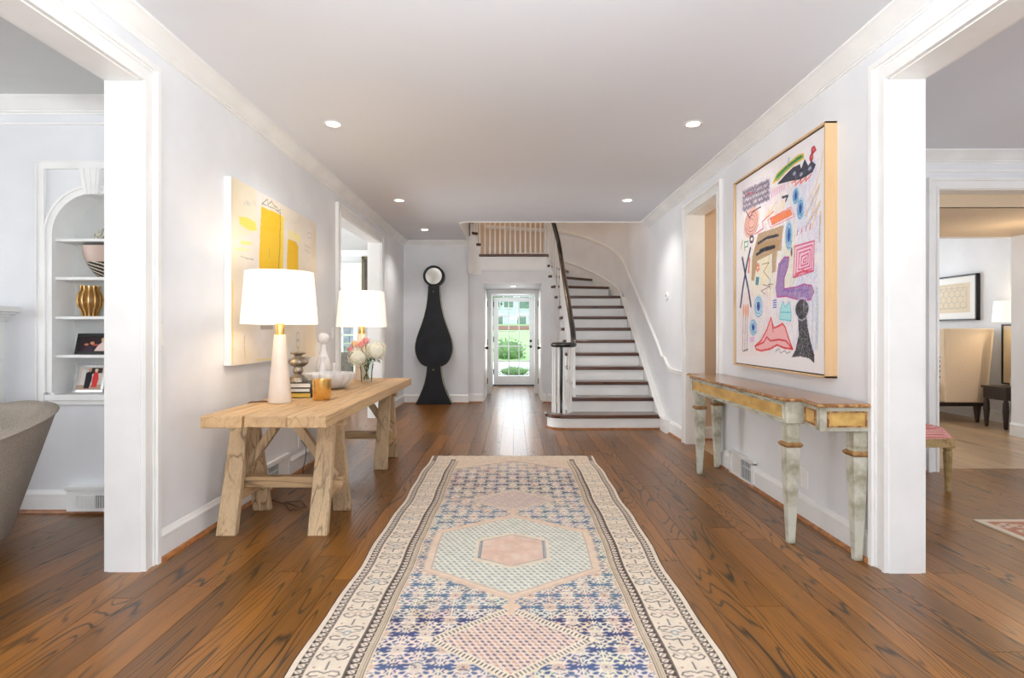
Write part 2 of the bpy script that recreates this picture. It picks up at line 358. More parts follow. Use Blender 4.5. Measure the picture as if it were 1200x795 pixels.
# floor: dark base slab with planks as parts
m = MB(); m.box(-6.3, 7.1, YS-.1, 12.75, -.12, -.012)
fl = struct('floor', m, M['gap'])
def planks(xa, xb, ylim, widths, mat, parent, nmax, top=0.0):
    """rows of boards running away from the camera; ylim(x) gives the near and far limits of the row"""
    cand = []; x = xa
    while x < xb-.001:
        x1 = x+random.choice(widths)
        if xb-x1 < .06: x1 = xb
        for lim in (-1.95, 1.95, -.6, .6):
            if x < lim-.0 and x1 > lim and abs(x1-lim) < .09: x1 = lim; break
        ya, yb = ylim((x+x1)/2); y = ya-random.uniform(0, 1.8)
        while y < yb:
            ln = random.choice((1.1, 1.5, 1.9, 2.3, 2.7)); y1 = min(y+ln, yb); a = max(y, ya)
            if y1-a > .05: cand.append((x, x1, a, y1))
            y += ln
        x = x1
    def key(c):
        xc = (c[0]+c[1])/2; seen = abs(xc) < .93*max(c[3]-.15, .1)+.15 and c[3] > 1.8
        hidden = (abs(xc) < .72 and c[3] < 5.2 and c[2] > .8) or (W < xc and c[3] < 2.3)
        return (0 if seen and not hidden else 1, max(c[2], 1.8))
    cand.sort(key=key)
    e = .0011
    for c in cand[:nmax]:
        m = MB(); m.box(c[0]+e, c[1]-e, c[2]+e, c[3]-e, top-.012, top)
        seed_mesh(obj('plank', m, mat, parent))
    rest = cand[nmax:]
    if rest:
        m = MB(); sd = []
        for c in rest:
            m.box(c[0]+e, c[1]-e, c[2]+e, c[3]-e, top-.012, top); sd += [random.random()]*6
        o = obj('plank_field', m, mat, parent, recalc=False); seed_mesh(o, sd); o['kind'] = 'stuff'
PW = [.11, .14, .172, .172]
def hall_lim(x):
    if abs(x) < .6: return (YS, 12.6)
    if abs(x) < 1.95: return (YS, 9.6)
    return (YS, 3.72) if x < 0 else (YS, 4.90)
planks(-4.6, 5.2, hall_lim, PW, M['floor'], fl, 299)
m = MB(); m.box(-6.14, -4.6, YS, 3.72, -.012, -.001); m.box(5.2, 7.0, YS, 4.9, -.012, -.001); m.box(-6.14, -1.95, 3.72, 10.6, -.012, -.001)
seed_mesh(obj('board_field', m, M['floor'], fl)); bpy.data.objects['board_field']['kind'] = 'stuff'
m = MB(); m.box(1.95, 7.0, 4.90, 9.7, -.014, -.010); f2 = struct('floor_lobby', m, M['gap'])
planks(3.4, 6.6, lambda x: (4.90, 9.6), [.18], M['floor_tan'], f2, 60)
planks(1.95, 3.4, lambda x: (4.96, 6.2), [.18], M['floor_tan'], f2, 20)

# ---------------------------------------------------------------- mouldings
CR = [(0,0),(.092,0),(.092,-.012),(.080,-.018),(.066,-.030),(.046,-.052),(.030,-.070),(.020,-.078),(.020,-.086),(.008,-.090),(.008,-.100),(0,-.100)]
BS = [(0,0),(.018,0),(.018,.118),(.022,.122),(.020,.132),(.010,.142),(.006,.155),(0,.155)]
SH = [(.018,0),(.036,0),(.034,.010),(.028,.017),(.018,.020)]
def up(z, prof): return [(o, z+h) for o, h in prof]
ntrim = [1]
def trim(m, mat=None, **k):
    ntrim[0] += 1; return struct('trim_%d' % ntrim[0], m, mat or M['trim'], **k)
def crown(path, zc=H, name=None):
    m = MB(); m.sweep(up(zc, CR), path); return trim(m, smooth=30)
q = math.sqrt(2)
crown([(-W,YS,0,1,0),(-W,YK,0,1,-1),(XL,YK,0,0,-1)])
crown([(W,YS,0,-1,0),(W,YE,0,-1,0)])
crown([(-6.1,3.72,0,0,-1),(-W-T,3.72,0,0,-1)]); m = MB(); m.box(-6.1, -W-T, 3.705, 3.72, H-.172, H-.158); trim(m)
crown([(W+T,4.80,0,0,-1),(7.0,4.80,0,0,-1)]); m = MB(); m.box(W+T, 7.0, 4.785, 4.80, H-.172, H-.158); trim(m)
crown([(-6.1,10.6,0,0,-1),(-W-T,10.6,0,0,-1)])
nb = [0]
def base(side, path, shoe=True, h=1.0):
    m = MB(); m.sweep([(o, z*h) for o, z in BS], path); o = struct('baseboard_%s' % side, m, M['trim'], smooth=30)
    if shoe:
        m = MB(); m.sweep(SH, path); trim(m, M['shoe'], smooth=30)
CW = .11
base('left', [(-W,2.786+CW,0,1,0),(-W,5.94-CW,0,1,0)])
base('left_far', [(-W,7.80+CW,0,1,0),(-W,YK,0,1,-1),(XL,YK,0,1,-1),(XL,YC,0,1,-1),(PXL-.0,YC,0,0,-1)])
base('right', [(W,5.07-CW,0,-1,0),(W,2.77+CW,0,-1,0)])
base('right_far', [(W,6.84,0,-1,0),(W,5.97+CW,0,-1,0)])
base('under_stair', [(PXR,YC,0,0,-1),(.57,YC,0,0,-1),(.70,YC-.1,0,-.7,-.7),(.765,9.25,0,-1,0),(.77,7.3,0,-1,0)])
base('left_room', [(-6.1,3.72,0,0,-1),(-2.72,3.72,0,0,-1)], h=.95)
base('right_room', [(W+T,4.80,0,0,-1),(3.55,4.80,0,0,-1)])
base('passage', [(W+T,6.2,0,0,-1),(3.4,6.2,0,0,-1)])
base('lobby', [(5.82,6.5,0,-1,0),(5.82,5.0,0,-1,0)], False)
base('sitting_room', [(6.5,9.5,0,-1,0),(6.5,6.5,0,-1,0)], False)
# casings round openings on the hall faces, and jamb linings
def casing_x(xw, n, ya, yb, zt, left=True, right=True, jamb=True):
    """opening in a wall of constant x; n = +1/-1 direction the casing faces"""
    m = MB()
    def strip(y0, y1, z0, z1, d): m.box(xw, xw+n*d, y0, y1, z0, z1)
    for y, s, on in ((ya,-1,left),(yb,1,right)):
        if not on: continue
        strip(y, y+s*.018, 0, zt, .024); strip(y+s*.0175, y+s*.0685, 0, zt+.018, .016); strip(y+s*.0825, y+s*CW, 0, zt+.0825, .034); strip(y+s*.068, y+s*.083, 0, zt+.068, .022)
    y0 = ya-(CW if left else 0); y1 = yb+(CW if right else 0)
    strip(ya-.018*left, yb+.018*right, zt, zt+.018, .024); strip(y0+.0275, y1-.0275, zt+.018, zt+.068, .016); strip(y0, y1, zt+.0825, zt+CW, .034); strip(y0+.0275, y1-.0275, zt+.068, zt+.0825, .022)
    return trim(m)
def jamb_x(x0, x1, ya, yb, zt, thick=.006):
    m = MB()
    m.box(x0, x1, ya-.0, ya+thick, 0, zt); m.box(x0, x1, yb-thick, yb, 0, zt); m.box(x0, x1, ya, yb, zt-thick, zt)
    return trim(m)
for xw, n, ya, yb in ((-W,1,-.2,2.786),(-W,1,5.94,7.80),(W,-1,-.2,2.77),(W,-1,5.07,5.97)):
    casing_x(xw, n, ya, yb, HO); xo = xw-n*T; casing_x(xo, -n, ya, yb, HO); jamb_x(min(xw,xo), max(xw,xo), ya, yb, HO)
def casing_y(yw, xa, xb, zt, wd=CW, left=True, right=True, n=-1, z0=0):
    m = MB()
    def strip(x0, x1, za, zb, d): m.box(x0, x1, yw, yw+n*d, za, zb)
    for x, s, on in ((xa,-1,left),(xb,1,right)):
        if not on: continue
        strip(x, x+s*.018, z0, zt, .024); strip(x+s*.018, x+s*(wd-.028), z0, zt+.018, .016); strip(x+s*(wd-.028), x+s*wd, z0, zt+wd-.028, .034)
    x0 = xa-(wd if left else 0); x1 = xb+(wd if right else 0)
    strip(xa-.018*left, xb+.018*right, zt, zt+.018, .024); strip(x0+.028*left, x1-.028*right, zt+.018, zt+wd-.028, .016); strip(x0, x1, zt+wd-.028, zt+wd, .034)
    return trim(m)
# ---- left room back wall with arched niche
NX0, NX1, NZ0, NZS = -3.08, -2.52, .78, 1.85; NR = .28; NCX = -2.80
YN = 3.72
m = MB(); m.box(-6.2, NX0-.03, YN, YN+.18, 0, H); m.box(NX1+.03, -W-T, YN, YN+.18, 0, H); m.box(NX0-.03, NX1+.03, YN, YN+.18, 0, NZ0-.02)
arc = [(NCX-NR*math.cos(t), NZS+NR*math.sin(t)) for t in np.linspace(0, math.pi, 25)]
arcw = [(NCX-(NR+.03)*math.cos(t), NZS+(NR+.03)*math.sin(t)) for t in np.linspace(0, math.pi, 25)]
for (a, b) in zip(arcw[:-1], arcw[1:]):
    m.hexa([(a[0],YN,a[1]),(b[0],YN,b[1]),(b[0],YN+.18,b[1]),(a[0],YN+.18,a[1])], [(a[0],YN,H),(b[0],YN,H),(b[0],YN+.18,H),(a[0],YN+.18,H)])
struct('wall_left_room', m, M['wall'])
# ---- right room back wall with cased opening to the lobby
OX0, OX1, OZ = 3.66, 5.70, CH+1.24
m = MB(); m.box(W+T, OX0, 4.80, 4.96, 0, H); m.box(OX0, OX1, 4.80, 4.96, OZ, H); m.box(OX1, 7.0, 4.80, 4.96, 0, H); struct('wall_right_room', m, M['wall'])
casing_y(4.80, OX0, OX1, OZ, .095)
m = MB(); m.box(OX0, OX0+.006, 4.80, 4.96, 0, OZ); m.box(OX0, OX1, 4.80, 4.96, OZ-.006, OZ); m.box(OX1-.006, OX1, 4.80, 4.96, 0, OZ); trim(m)
m = MB(); m.box(5.82, 5.98, 4.96, 6.5, 0, 2.44); m.box(3.4, 3.5, 4.96, 9.7, 0, H); m.box(3.5, 5.98, 6.5, 6.62, 2.32, H); struct('wall_lobby', m, M['wall'])
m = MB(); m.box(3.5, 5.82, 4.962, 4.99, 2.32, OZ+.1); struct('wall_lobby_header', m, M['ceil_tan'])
m = MB(); m.box(6.5, 6.66, 6.5, 9.7, 0, H); m.box(3.4, 6.66, 9.6, 9.76, 0, H); m.box(5.98, 6.6, 6.42, 6.5, 0, H); struct('wall_sitting_room', m, M['wall'])
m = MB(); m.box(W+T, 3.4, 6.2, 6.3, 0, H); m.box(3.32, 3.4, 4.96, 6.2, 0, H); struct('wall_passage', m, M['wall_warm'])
# ---- side room (through the far left opening)
wx0, wx1 = X(396,10.6)-.35, X(421,10.6)
m = MB(); m.box(-6.2, wx0, 10.6, 10.76, 0, H); m.box(wx1, -W-T, 10.6, 10.76, 0, H); m.box(wx0, wx1, 10.6, 10.76, 0, .38); m.box(wx0, wx1, 10.6, 10.76, 2.43, H)
m.box(-W-T, -W, YK+.16, 10.76, 0, H); m.box(-6.2, -W-T, 3.90, 4.05, 0, H)
struct('wall_side_room', m, M['wall_grey'])
casing_y(10.6, wx0, wx1, 2.43, .10, z0=.30)
wn = struct('window_8', loc=((wx0+wx1)/2, 10.6, .38)); m = MB()
for x in (wx0+.025, wx1-.025-.07): m.box(x-.025, x+.045, 10.63, 10.69, .38, 2.43)
m.box(wx0+.4, wx0+.43, 10.635, 10.685, .38, 1.98)
for z in (.40, 1.98, 2.05, 2.41): m.box(wx0, wx1, 10.632, 10.688, z-.025, z+.025)
m.box(wx0, wx1, 10.635, 10.685, 1.15, 1.17)
obj('window_frame', m, M['trim'], wn)
for za, zb in ((.42,1.96),(2.07,2.39)):
    m = MB(); m.box(wx0+.05, wx1-.05, 10.655, 10.66, za, zb); obj('pane', m, M['glass'], wn)

# ---- entry passage: closet doors, inner casing, glazed front door
m = MB(); m.box(PXL-.10, PXL, YC+.10, 10.9, 0, 2.3); m.box(PXR, PXR+.10, YC+.10, 10.9, 0, 2.3)
IX0, IX1, IZ = X(576,10.9), X(626.5,10.9), Z(345,10.9)
m.box(PXL-.1, IX0, 10.9, 11.0, 0, 2.3); m.box(IX1, PXR+.1, 10.9, 11.0, 0, 2.3); m.box(IX0, IX1, 10.9, 11.0, IZ, 2.3)
m.box(-.70, -.60, 11.0, 12.6, 0, 2.3); m.box(.60, .70, 11.0, 12.6, 0, 2.3)
DX0, DX1, DZ, YD = X(578.5,12.55), X(626.5,12.55), Z(348.5,12.55), 12.55
m.box(-.75, DX0-.02, YD, YD+.14, 0, 2.35); m.box(DX1+.02, .75, YD, YD+.14, 0, 2.35); m.box(DX0-.02, DX1+.02, YD, YD+.14, DZ+.03, 2.35)
struct('wall_entry', m, M['trim'])
casing_y(10.9, IX0, IX1, IZ, .075)
m = MB(); m.box(PXL-.001, PXL+.012, YC-.008, YC+.006, 0, PZT+.01); m.box(PXR-.012, PXR+.001, YC-.008, YC+.006, 0, PZT+.01); m.box(PXL, PXR, YC-.008, YC+.006, PZT-.004, PZT+.012); trim(m)
casing_y(YD, DX0-.015, DX1+.015, DZ+.02, .07)
for i, (x, s) in enumerate(((PXL,1),(PXR,-1))):
    d = struct('door_%d' % (i+2), loc=(x, 10.3, 0)); m = MB(); m.box(x, x+s*.022, 9.74, 10.55, .01, 1.98)
    for za, zb in ((.12,.9),(1.0,1.86)):
        for yy in ((9.83,10.12),(10.18,10.47)): m.box(x+s*.018, x+s*.028, yy[0], yy[1], za, zb)
    obj('door_leaf', m, M['trim'], d, bevel=.003)
    for z in (.28, 1.02, 1.75):
        m = MB(); m.lathe([(.012,-.055),(.012,.055)], (x+s*.026, 10.565, z), 10); obj('hinge', m, M['black'], d)
    m = MB(); m.tube([(x+s*.015,9.80,.93),(x+s*.05,9.80,.93)], .012, 8); m.ico((x+s*.06,9.80,.93), .027, 2); obj('door_knob', m, M['black'], d, smooth=60)
dr = struct('door_1', loc=((DX0+DX1)/2, YD+.05, 0))
gx0, gx1, gz0, gz1 = X(584,YD), X(620.3,YD), Z(441,YD), Z(353.5,YD)
m = MB(); ya, yb = YD+.03, YD+.075
m.box(DX0, gx0, ya, yb, .02, DZ); m.box(gx1, DX1, ya, yb, .02, DZ); m.box(gx0, gx1, ya, yb, .02, gz0); m.box(gx0, gx1, ya, yb, gz1, DZ)
obj('door_leaf', m, M['trim'], dr, bevel=.002)
m = MB(); m.box(DX0-.02, DX1+.02, YD-.02, YD+.1, 0, .022); obj('threshold', m, M['black'], dr)
gw, gh = (gx1-gx0)/3, (gz1-gz0)/5
for i in range(1,3):
    m = MB(); m.box(gx0+gw*i-.011, gx0+gw*i+.011, ya+.005, yb-.005, gz0, gz1); obj('muntin', m, M['trim'], dr)
for j in range(1,5):
    m = MB(); m.box(gx0, gx1, ya+.006, yb-.006, gz0+gh*j-.011, gz0+gh*j+.011); obj('muntin', m, M['trim'], dr)
for i in range(3):
    for j in range(5):
        m = MB(); m.box(gx0+gw*i+.009, gx0+gw*(i+1)-.009, YD+.05, YD+.054, gz0+gh*j+.009, gz0+gh*(j+1)-.009); obj('pane', m, M['glass'], dr)
for z in (Z(357,YD), Z(398,YD), Z(436,YD)):
    m = MB(); m.lathe([(.010,-.06),(.010,.06)], (DX0-.002, ya-.008, z), 8); obj('hinge', m, M['black'], dr)
kx = X(622,YD)
m = MB(); m.tube([(kx,ya,Z(399.8,YD)),(kx,ya-.03,Z(399.8,YD))], .03, 12); obj('deadbolt', m, M['black'], dr, smooth=40)
m = MB(); m.tube([(kx,ya,Z(406.4,YD)),(kx,ya-.008,Z(406.4,YD))], .03, 12); m.tube([(kx,ya,Z(406.4,YD)),(kx,ya-.05,Z(406.4,YD))], .01, 8); m.ico((kx,ya-.055,Z(406.4,YD)), .028, 2); obj('door_knob', m, M['black'], dr, smooth=50)
# ---------------------------------------------------------------- staircase
st = thing('staircase', 'curved white staircase with dark wood treads rising at the far right of the hall', 'staircase', (1.3, Y0, 0))
def yk(k): return Y0+GO*(k-1)
def nose(k):       # inner and outer end of the nosing line of step k on the right-hand flight
    t = {10:((.765,9.36),(1.80,9.37)), 11:((.715,9.44),(1.66,9.72)), 12:((.655,9.52),(1.425,10.18)), 13:((.60,9.545),(1.03,10.50)), 14:((.575,9.55),(.57,10.60))}
    return t[k] if k in t else ((.77,yk(k)),(1.80,yk(k)))
def offs(a, b, d):   # shift line a-b towards the lower steps by d
    v = Vector((b[0]-a[0], b[1]-a[1])).normalized(); n = Vector((v.y, -v.x)); return (a[0]+n.x*d, a[1]+n.y*d), (b[0]+n.x*d, b[1]+n.y*d)
TH = .044
for k in range(2, 14):
    a, b = nose(k); c, d = nose(k+1)
    a2, b2 = offs(a, b, .03)
    v = (Vector(b2)-Vector(a2)).normalized()*.035; a3 = (a2[0]-v.x, a2[1]-v.y)
    v2 = (Vector(d)-Vector(c)).normalized()*.03; c3 = (c[0]-v2.x, c[1]-v2.y)
    m = MB(); m.prism([a3, b2, d, c3], k*RI-TH, k*RI)
    seed_mesh(obj('tread', m, M['tread'], st, bevel=.010, seg=2))
    m = MB(); a1, b1 = offs(a, b, -.018)
    m.prism([a, b, b1, a1], (k-1)*RI, k*RI-TH); obj('riser', m, M['trim'], st)
# scotia below every nosing is part of the riser; starting step with bullnose
bc = (.62, Y0+.20)
def bull(r, yf, xr=1.84):
    return [(xr, Y0+.30), (xr, yf)]+[(bc[0]+r*math.cos(t)*1.0, bc[1]+r*math.sin(t)) for t in np.linspace(-math.pi/2, -math.pi*1.5, 14)]+[(.80, Y0+.20+r)]
m = MB(); m.prism(bull(.225, Y0-.025), RI-TH, RI); seed_mesh(obj('tread', m, M['tread'], st, bevel=.010))
m = MB(); m.prism(bull(.195, Y0+.005), 0.018, RI-TH); obj('riser', m, M['trim'], st, smooth=35)
m = MB(); m.prism(bull(.212, Y0-.012), 0, .020); obj('shoe_moulding', m, M['shoe'], st, smooth=35)
# landing over the passage
LZ = 14*RI
m = MB(); m.prism([(-.60,YC-.028),(.60,YC-.028),(.60,YC+.05),(.57,10.6),(-.57,10.6),(-.60,YC+.05)], LZ-TH, LZ); seed_mesh(obj('landing_board', m, M['tread'], st, bevel=.01))
m = MB(); m.box(-.575, .575, YC-.005, YC+.012, 2.30, LZ-TH); m.box(-.575, .575, YC-.018, YC, LZ-TH-.03, LZ-TH); m.box(-.575, .575, YC-.014, YC, LZ-TH-.235, LZ-TH-.215); obj('landing_fascia', m, M['trim'], st)
m = MB(); m.box(-.57, .57, YC+.10, 10.6, 2.36, LZ-TH); obj('landing_soffit', m, M['trim'], st)
# left flight: mirror continuing up
def noseL(k):
    t = {15:((-.60,9.545),(-1.03,10.50)), 16:((-.655,9.52),(-1.425,10.18)), 17:((-.72,9.45),(-1.66,9.72)), 18:((-.78,9.36),(-1.8,9.37))}
    return t[k]
for k in range(15, 18):
    a, b = noseL(k); c, d = noseL(k+1)
    v = (Vector(b)-Vector(a)).normalized(); n = Vector((v.y,-v.x))*-.03
    a2 = (a[0]+abs(n.x)*1.0-v.x*.035, a[1]-.012-v.y*.035); b2 = (b[0]+.03, b[1]+.01)
    m = MB(); m.prism([a2, b2, d, (c[0]+.03, c[1]-.03)], k*RI-TH, k*RI); seed_mesh(obj('tread', m, M['tread'], st, bevel=.008))
    m = MB(); m.prism([a, b, (b[0]-.01,b[1]+.02), (a[0]-.018,a[1]+.01)], (k-1)*RI, k*RI-TH); obj('riser', m, M['trim'], st)
# inner face of the left flight: stepped white wall along the curve
m = MB()
for k in range(14, 18):
    a = (-.575, YC) if k == 14 else noseL(k)[0]; b = noseL(k+1)[0]
    m.hexa([(a[0],a[1],2.2),(b[0],b[1],2.2),(b[0]+.015,b[1]-.015,2.2),(a[0]+.015,a[1]-.015,2.2)], [(a[0],a[1],k*RI-TH),(b[0],b[1],k*RI-TH),(b[0]+.015,b[1]-.015,k*RI-TH),(a[0]+.015,a[1]-.015,k*RI-TH)])
obj('stringer', m, M['trim'], st)
# right flight stringer: stepped side wall
for k in range(1, 14):
    a = nose(k)[0]; b = nose(k+1)[0]
    if k == 1: a = (.77, Y0+.30)
    d = (Vector(b)-Vector(a)).normalized(); n = Vector((-d.y, d.x))*.014
    m = MB(); m.hexa([(a[0],a[1],0),(b[0],b[1],0),(b[0]+n.x,b[1]+n.y,0),(a[0]+n.x,a[1]+n.y,0)], [(a[0],a[1],k*RI-TH),(b[0],b[1],k*RI-TH),(b[0]+n.x,b[1]+n.y,k*RI-TH),(a[0]+n.x,a[1]+n.y,k*RI-TH)])
    obj('stringer', m, M['trim'], st)
# wall skirt on the right and round the curve
sk = []
def skz(Y): return .04+RI*((Y-Y0)/GO+1)
pth = [(Y, max(skz(Y)-.02, .155)) for Y in (6.60,6.70,6.84,6.95,7.15,7.4,7.8,8.2,8.6,9.0,9.3)]
m = MB()
for (ya,za),(yb,zb) in zip(pth[:-1], pth[1:]): m.hexa([(1.805,ya,0),(1.875,ya,0),(1.875,yb,0),(1.805,yb,0)], [(1.805,ya,za),(1.875,ya,za),(1.875,yb,zb),(1.805,yb,zb)])
obj('wall_skirt', m, M['trim'], st)
m = MB(); cap = [(1.80,y,z) for y,z in pth]
for th in np.linspace(0.06, math.pi/2, 14):
    zz = skz(9.3)+ (LZ+.16-skz(9.3))*(th/(math.pi/2))**.9; x, y = arcp(th, 1.24); cap.append((x,y,zz))
cap.append((0,10.57,LZ+.16))
m.tube(cap, .013, 6); obj('skirt_cap', m, M['trim'], st, smooth=50)
m = MB(); cc = cap[10:]
for p, q_ in zip(cc[:-1], cc[1:]):
    m.hexa([(p[0],p[1],p[2]-.5),(q_[0],q_[1],q_[2]-.5),(q_[0]*1.02,q_[1]+.06,q_[2]-.5),(p[0]*1.02,p[1]+.06,p[2]-.5)], [p,q_,(q_[0]*1.02,q_[1]+.06,q_[2]),(p[0]*1.02,p[1]+.06,p[2])])
obj('wall_skirt', m, M['trim'], st)
# chair rail on the wall
rp = [(W,6.08,.742,-1,0),(W,6.35,.742,-1,0),(W,6.52,.746,-1,0),(W,6.64,.765,-1,0),(W,6.74,.81,-1,0),(W,6.84,.872,-1,0)]
for y in np.linspace(6.95, 9.3, 10): rp.append((W, y, 1.11+.603*(y-7.29) - (.03 if y < 7 else 0), -1, 0))
z9 = 1.11+.603*(9.3-7.29)
for th in np.linspace(.12, math.pi/2, 12):
    x, y = arcp(th); t = th/(math.pi/2); rp.append((x, y, z9+(3.15-z9)*(1-(1-t)**1.6), -math.cos(th), -math.sin(th)))
rp += [(-.57,10.6,3.22,0,-1)]
m = MB(); m.sweep([(-.002,-.03),(.012,-.03),(.016,-.02),(.026,0),(.022,.012),(.030,.024),(.026,.032),(-.002,.032)], rp); trim(m, smooth=30)
# handrail with volute
HR = .72
pts = []
vc = (.615, Y0+.235)
for t in np.linspace(math.pi*2.1, 0, 26):         # volute spiral round the newel, ending heading away up the stair
    r = .055+(.155-.055)*(1-t/(math.pi*2.1)); a = -t+0.0
    pts.append((vc[0]+r*math.cos(a), vc[1]+r*math.sin(a)*.9, 1.045))
pts += [(.775, 7.22, 1.06), (.785, 7.32, 1.14)]
for y in np.linspace(7.42, 9.2, 10): pts.append((.787, y, RI*((y-Y0)/GO+1)+HR-.02))
for (x, y, z) in ((.78,9.33,2.56),(.76,9.43,2.74),(.72,9.51,2.94),(.675,9.55,3.12),(.62,9.57,3.29),(.56,9.575,3.41),(.48,9.575,3.45)): pts.append((x,y,z))
pts += [(-.48,9.575,3.45),(-.58,9.57,3.50),(-.66,9.55,3.66),(-.72,9.50,3.85),(-.79,9.4,4.02),(-.80,9.2,4.05),(-.80,8.0,4.05)]
m = MB(); m.tube(pts, .038, 10, .85); hr = obj('handrail', m, M['rail'], st, smooth=60)
m = MB(); m.lathe([(.0,.0),(.06,.0),(.068,.012),(.068,.03),(.058,.045),(.0,.052)], (vc[0],vc[1],1.018), 20); obj('volute_cap', m, M['rail'], st, smooth=40)
m = MB(); m.lathe([(.040,0),(.040,.10),(.034,.12),(.036,.18),(.030,.5),(.027,.78),(.034,.83),(.030,.845)], (X(658,Y0+.235)+.005,Y0+.2,RI), 14); obj('newel_post', m, M['rail'], st, smooth=40)
def rail_z(x, y):
    best = min(range(26, len(pts)-1), key=lambda i: (pts[i][0]-x)**2+(pts[i][1]-y)**2); P0 = pts[best]; return P0[2]
def baluster(x, y, z0, z1):
    m = MB(); h = z1-z0
    m.box(x-.016, x+.016, y-.016, y+.016, z0, z0+.12); m.lathe([(.0165,.10),(.0145,.16),(.0125,h*.5),(.0115,h)], (x,y,z0), 8); obj('baluster', m, M['trim'], st, smooth=40)
for a in (-3.0, -2.5, -2.0, -1.42, -.8, -.1): # around the volute on the starting step
    baluster(vc[0]+.115*math.cos(a), vc[1]+.105*math.sin(a), RI, 1.03)
for k in range(2, 10):
    for j in (.25, .75):
        y = yk(k)+GO*j; baluster(.79, y, k*RI, RI*((y-Y0)/GO+1)+HR-.03)
for (x, y, k, z1) in ((.785,9.36,10,2.58),(.755,9.45,10,2.74),(.72,9.50,11,2.90),(.68,9.54,12,3.06),(.635,9.565,12,3.2),(.60,9.575,13,3.3)): baluster(x, y, k*RI, z1)
for i in range(13): baluster(X(568.3+5.92*i, 9.575), 9.575, LZ, 3.43)
for (x, y, k, z1) in ((-.585,9.575,14,3.5),(-.63,9.56,15,3.6),(-.67,9.545,16,3.7),(-.71,9.51,16,3.8),(-.745,9.47,17,3.95)): baluster(x, y, k*RI, z1)
m = MB(); m.box(X(548,9.40), X(551,9.40), 9.36, 9.40, 2.83, 3.10); m.box(X(548,9.40), X(556,9.40), 9.35, 9.41, 3.05, 3.10); obj('corner_drop', m, M['rail'], st)

# ---------------------------------------------------------------- recessed lights
M['lamp_glow'] = pm('recessed lamp glow', (255,244,226), emis=((255,238,214), 14), rough=.4)
for i, (x, y) in enumerate([(-1.345,4.14),(1.337,4.14),(-1.345,6.53),(1.337,6.53),(-1.345,8.39),(-1.345,1.75),(1.337,1.75)]):
    side = 'left' if x < 0 else 'right'
    where = {4.14:'nearest in view', 6.53:'second', 8.39:'farthest, close to the clock', 1.75:'above the camera'}[y]
    lab = {0:'round recessed ceiling light on the left half, nearest one in the photo', 1:'round recessed ceiling light on the right half, nearer of the two in view', 2:'round recessed ceiling light on the left half, middle of the three', 3:'round recessed ceiling light on the right half, farther one by the stairwell', 4:'round recessed ceiling light on the left, farthest, in front of the tall clock', 5:'round recessed ceiling light overhead on the left, behind the view', 6:'round recessed ceiling light overhead on the right, behind the view'}[i]
    t = thing('recessed_light', lab, 'ceiling light', (x, y, H), 'recessed lights in the hall ceiling')
    m = MB(); m.lathe([(.048,-.001),(.068,-.001),(.072,-.005),(.064,-.010),(.050,-.008),(.048,-.001)], (x,y,H), 24, cap=False); obj('trim_ring', m, M['trim'], t, smooth=40)
    m = MB(); m.lathe([(.049,-.004),(.040,-.005),(.02,-.006)], (x,y,H), 20); obj('bulb', m, M['lamp_glow'], t)
    spot('recessed_bulb_light', (x, y, H-.03), 20 if y < 6 else 34, (1,.96,.91), 120, .04)
t = thing('recessed_light', 'small recessed light in the low ceiling before the glazed front door', 'ceiling light', (0, 10.2, PZT), 'recessed lights in the hall ceiling')
m = MB(); m.lathe([(.048,-.001),(.068,-.001),(.072,-.005),(.064,-.010),(.050,-.008),(.048,-.001)], (0,10.15,PZT), 24, cap=False); obj('trim_ring', m, M['trim'], t, smooth=40)
m = MB(); m.lathe([(.049,-.004),(.040,-.005),(.02,-.006)], (0,10.15,PZT), 20); obj('bulb', m, M['lamp_glow'], t)
spot('recessed_bulb_light', (0, 10.15, PZT-.03), 6, (1,.86,.70), 130, .04)

# ---------------------------------------------------------------- plates, vents, thermostat
def plate_x(name, label, cat, xw, n, y, z, w_=.07, h=.115, kind='switch'):
    t = thing(name, label, cat, (xw, y, z-h/2)); m = MB(); m.box(xw, xw+n*.006, y-w_/2, y+w_/2, z-h/2, z+h/2); obj('cover_plate', m, M['plate'], t, bevel=.003)
    if kind == 'switch':
        m = MB(); m.box(xw+n*.005, xw+n*.010, y-w_*.22, y+w_*.22, z-h*.29, z+h*.29); obj('rocker', m, M['trim'], t, bevel=.002)
    elif kind == 'outlet':
        for dz in (-.021, .021):
            m = MB(); m.box(xw+n*.005, xw+n*.009, y-.016, y+.016, z+dz-.014, z+dz+.014); obj('socket', m, M['trim'], t, bevel=.002)
    return t
plate_x('light_switch', 'white rocker switch plate on the left wall before the yellow canvas', 'light switch', -W, 1, 1.87*F/(602-185.5), Z(392,2.92), .075, .12)
plate_x('light_switch', 'small white switch plate on the left wall behind the marble bottle', 'light switch', -W, 1, 5.72, Z(390.5,5.72), .07, .115)
plate_x('light_switch', 'white switch plate on the right wall below the thermostat', 'light switch', W, -1, 6.77, Z(391,6.77), .075, .12)
plate_x('wall_outlet', 'white outlet plate low on the right wall behind the console table', 'outlet', W, -1, W*F/(943-602), Z(561,3.57), .09, .125, 'blank')
plate_x('wall_outlet', 'white outlet plate with plugs low on the left wall behind the wooden table', 'outlet', -W, 1, 4.85, Z(517,4.85), .075, .115, 'outlet')
t = thing('thermostat', 'small round white thermostat on the right wall beside the stairs', 'thermostat', (W, 6.76, Z(347,6.76)-.05))
m = MB(); zc = Z(347,6.76)
m.add([(W-.022*j, 6.76+.048*math.cos(a), zc+.048*math.sin(a)) for j in (0,1) for a in np.linspace(0,2*math.pi,24,endpoint=False)], [tuple(range(24))[::-1], tuple(range(24,48))]+[(i,(i+1)%24,24+(i+1)%24,24+i) for i in range(24)]); obj('body', m, M['plate'], t, bevel=.004)
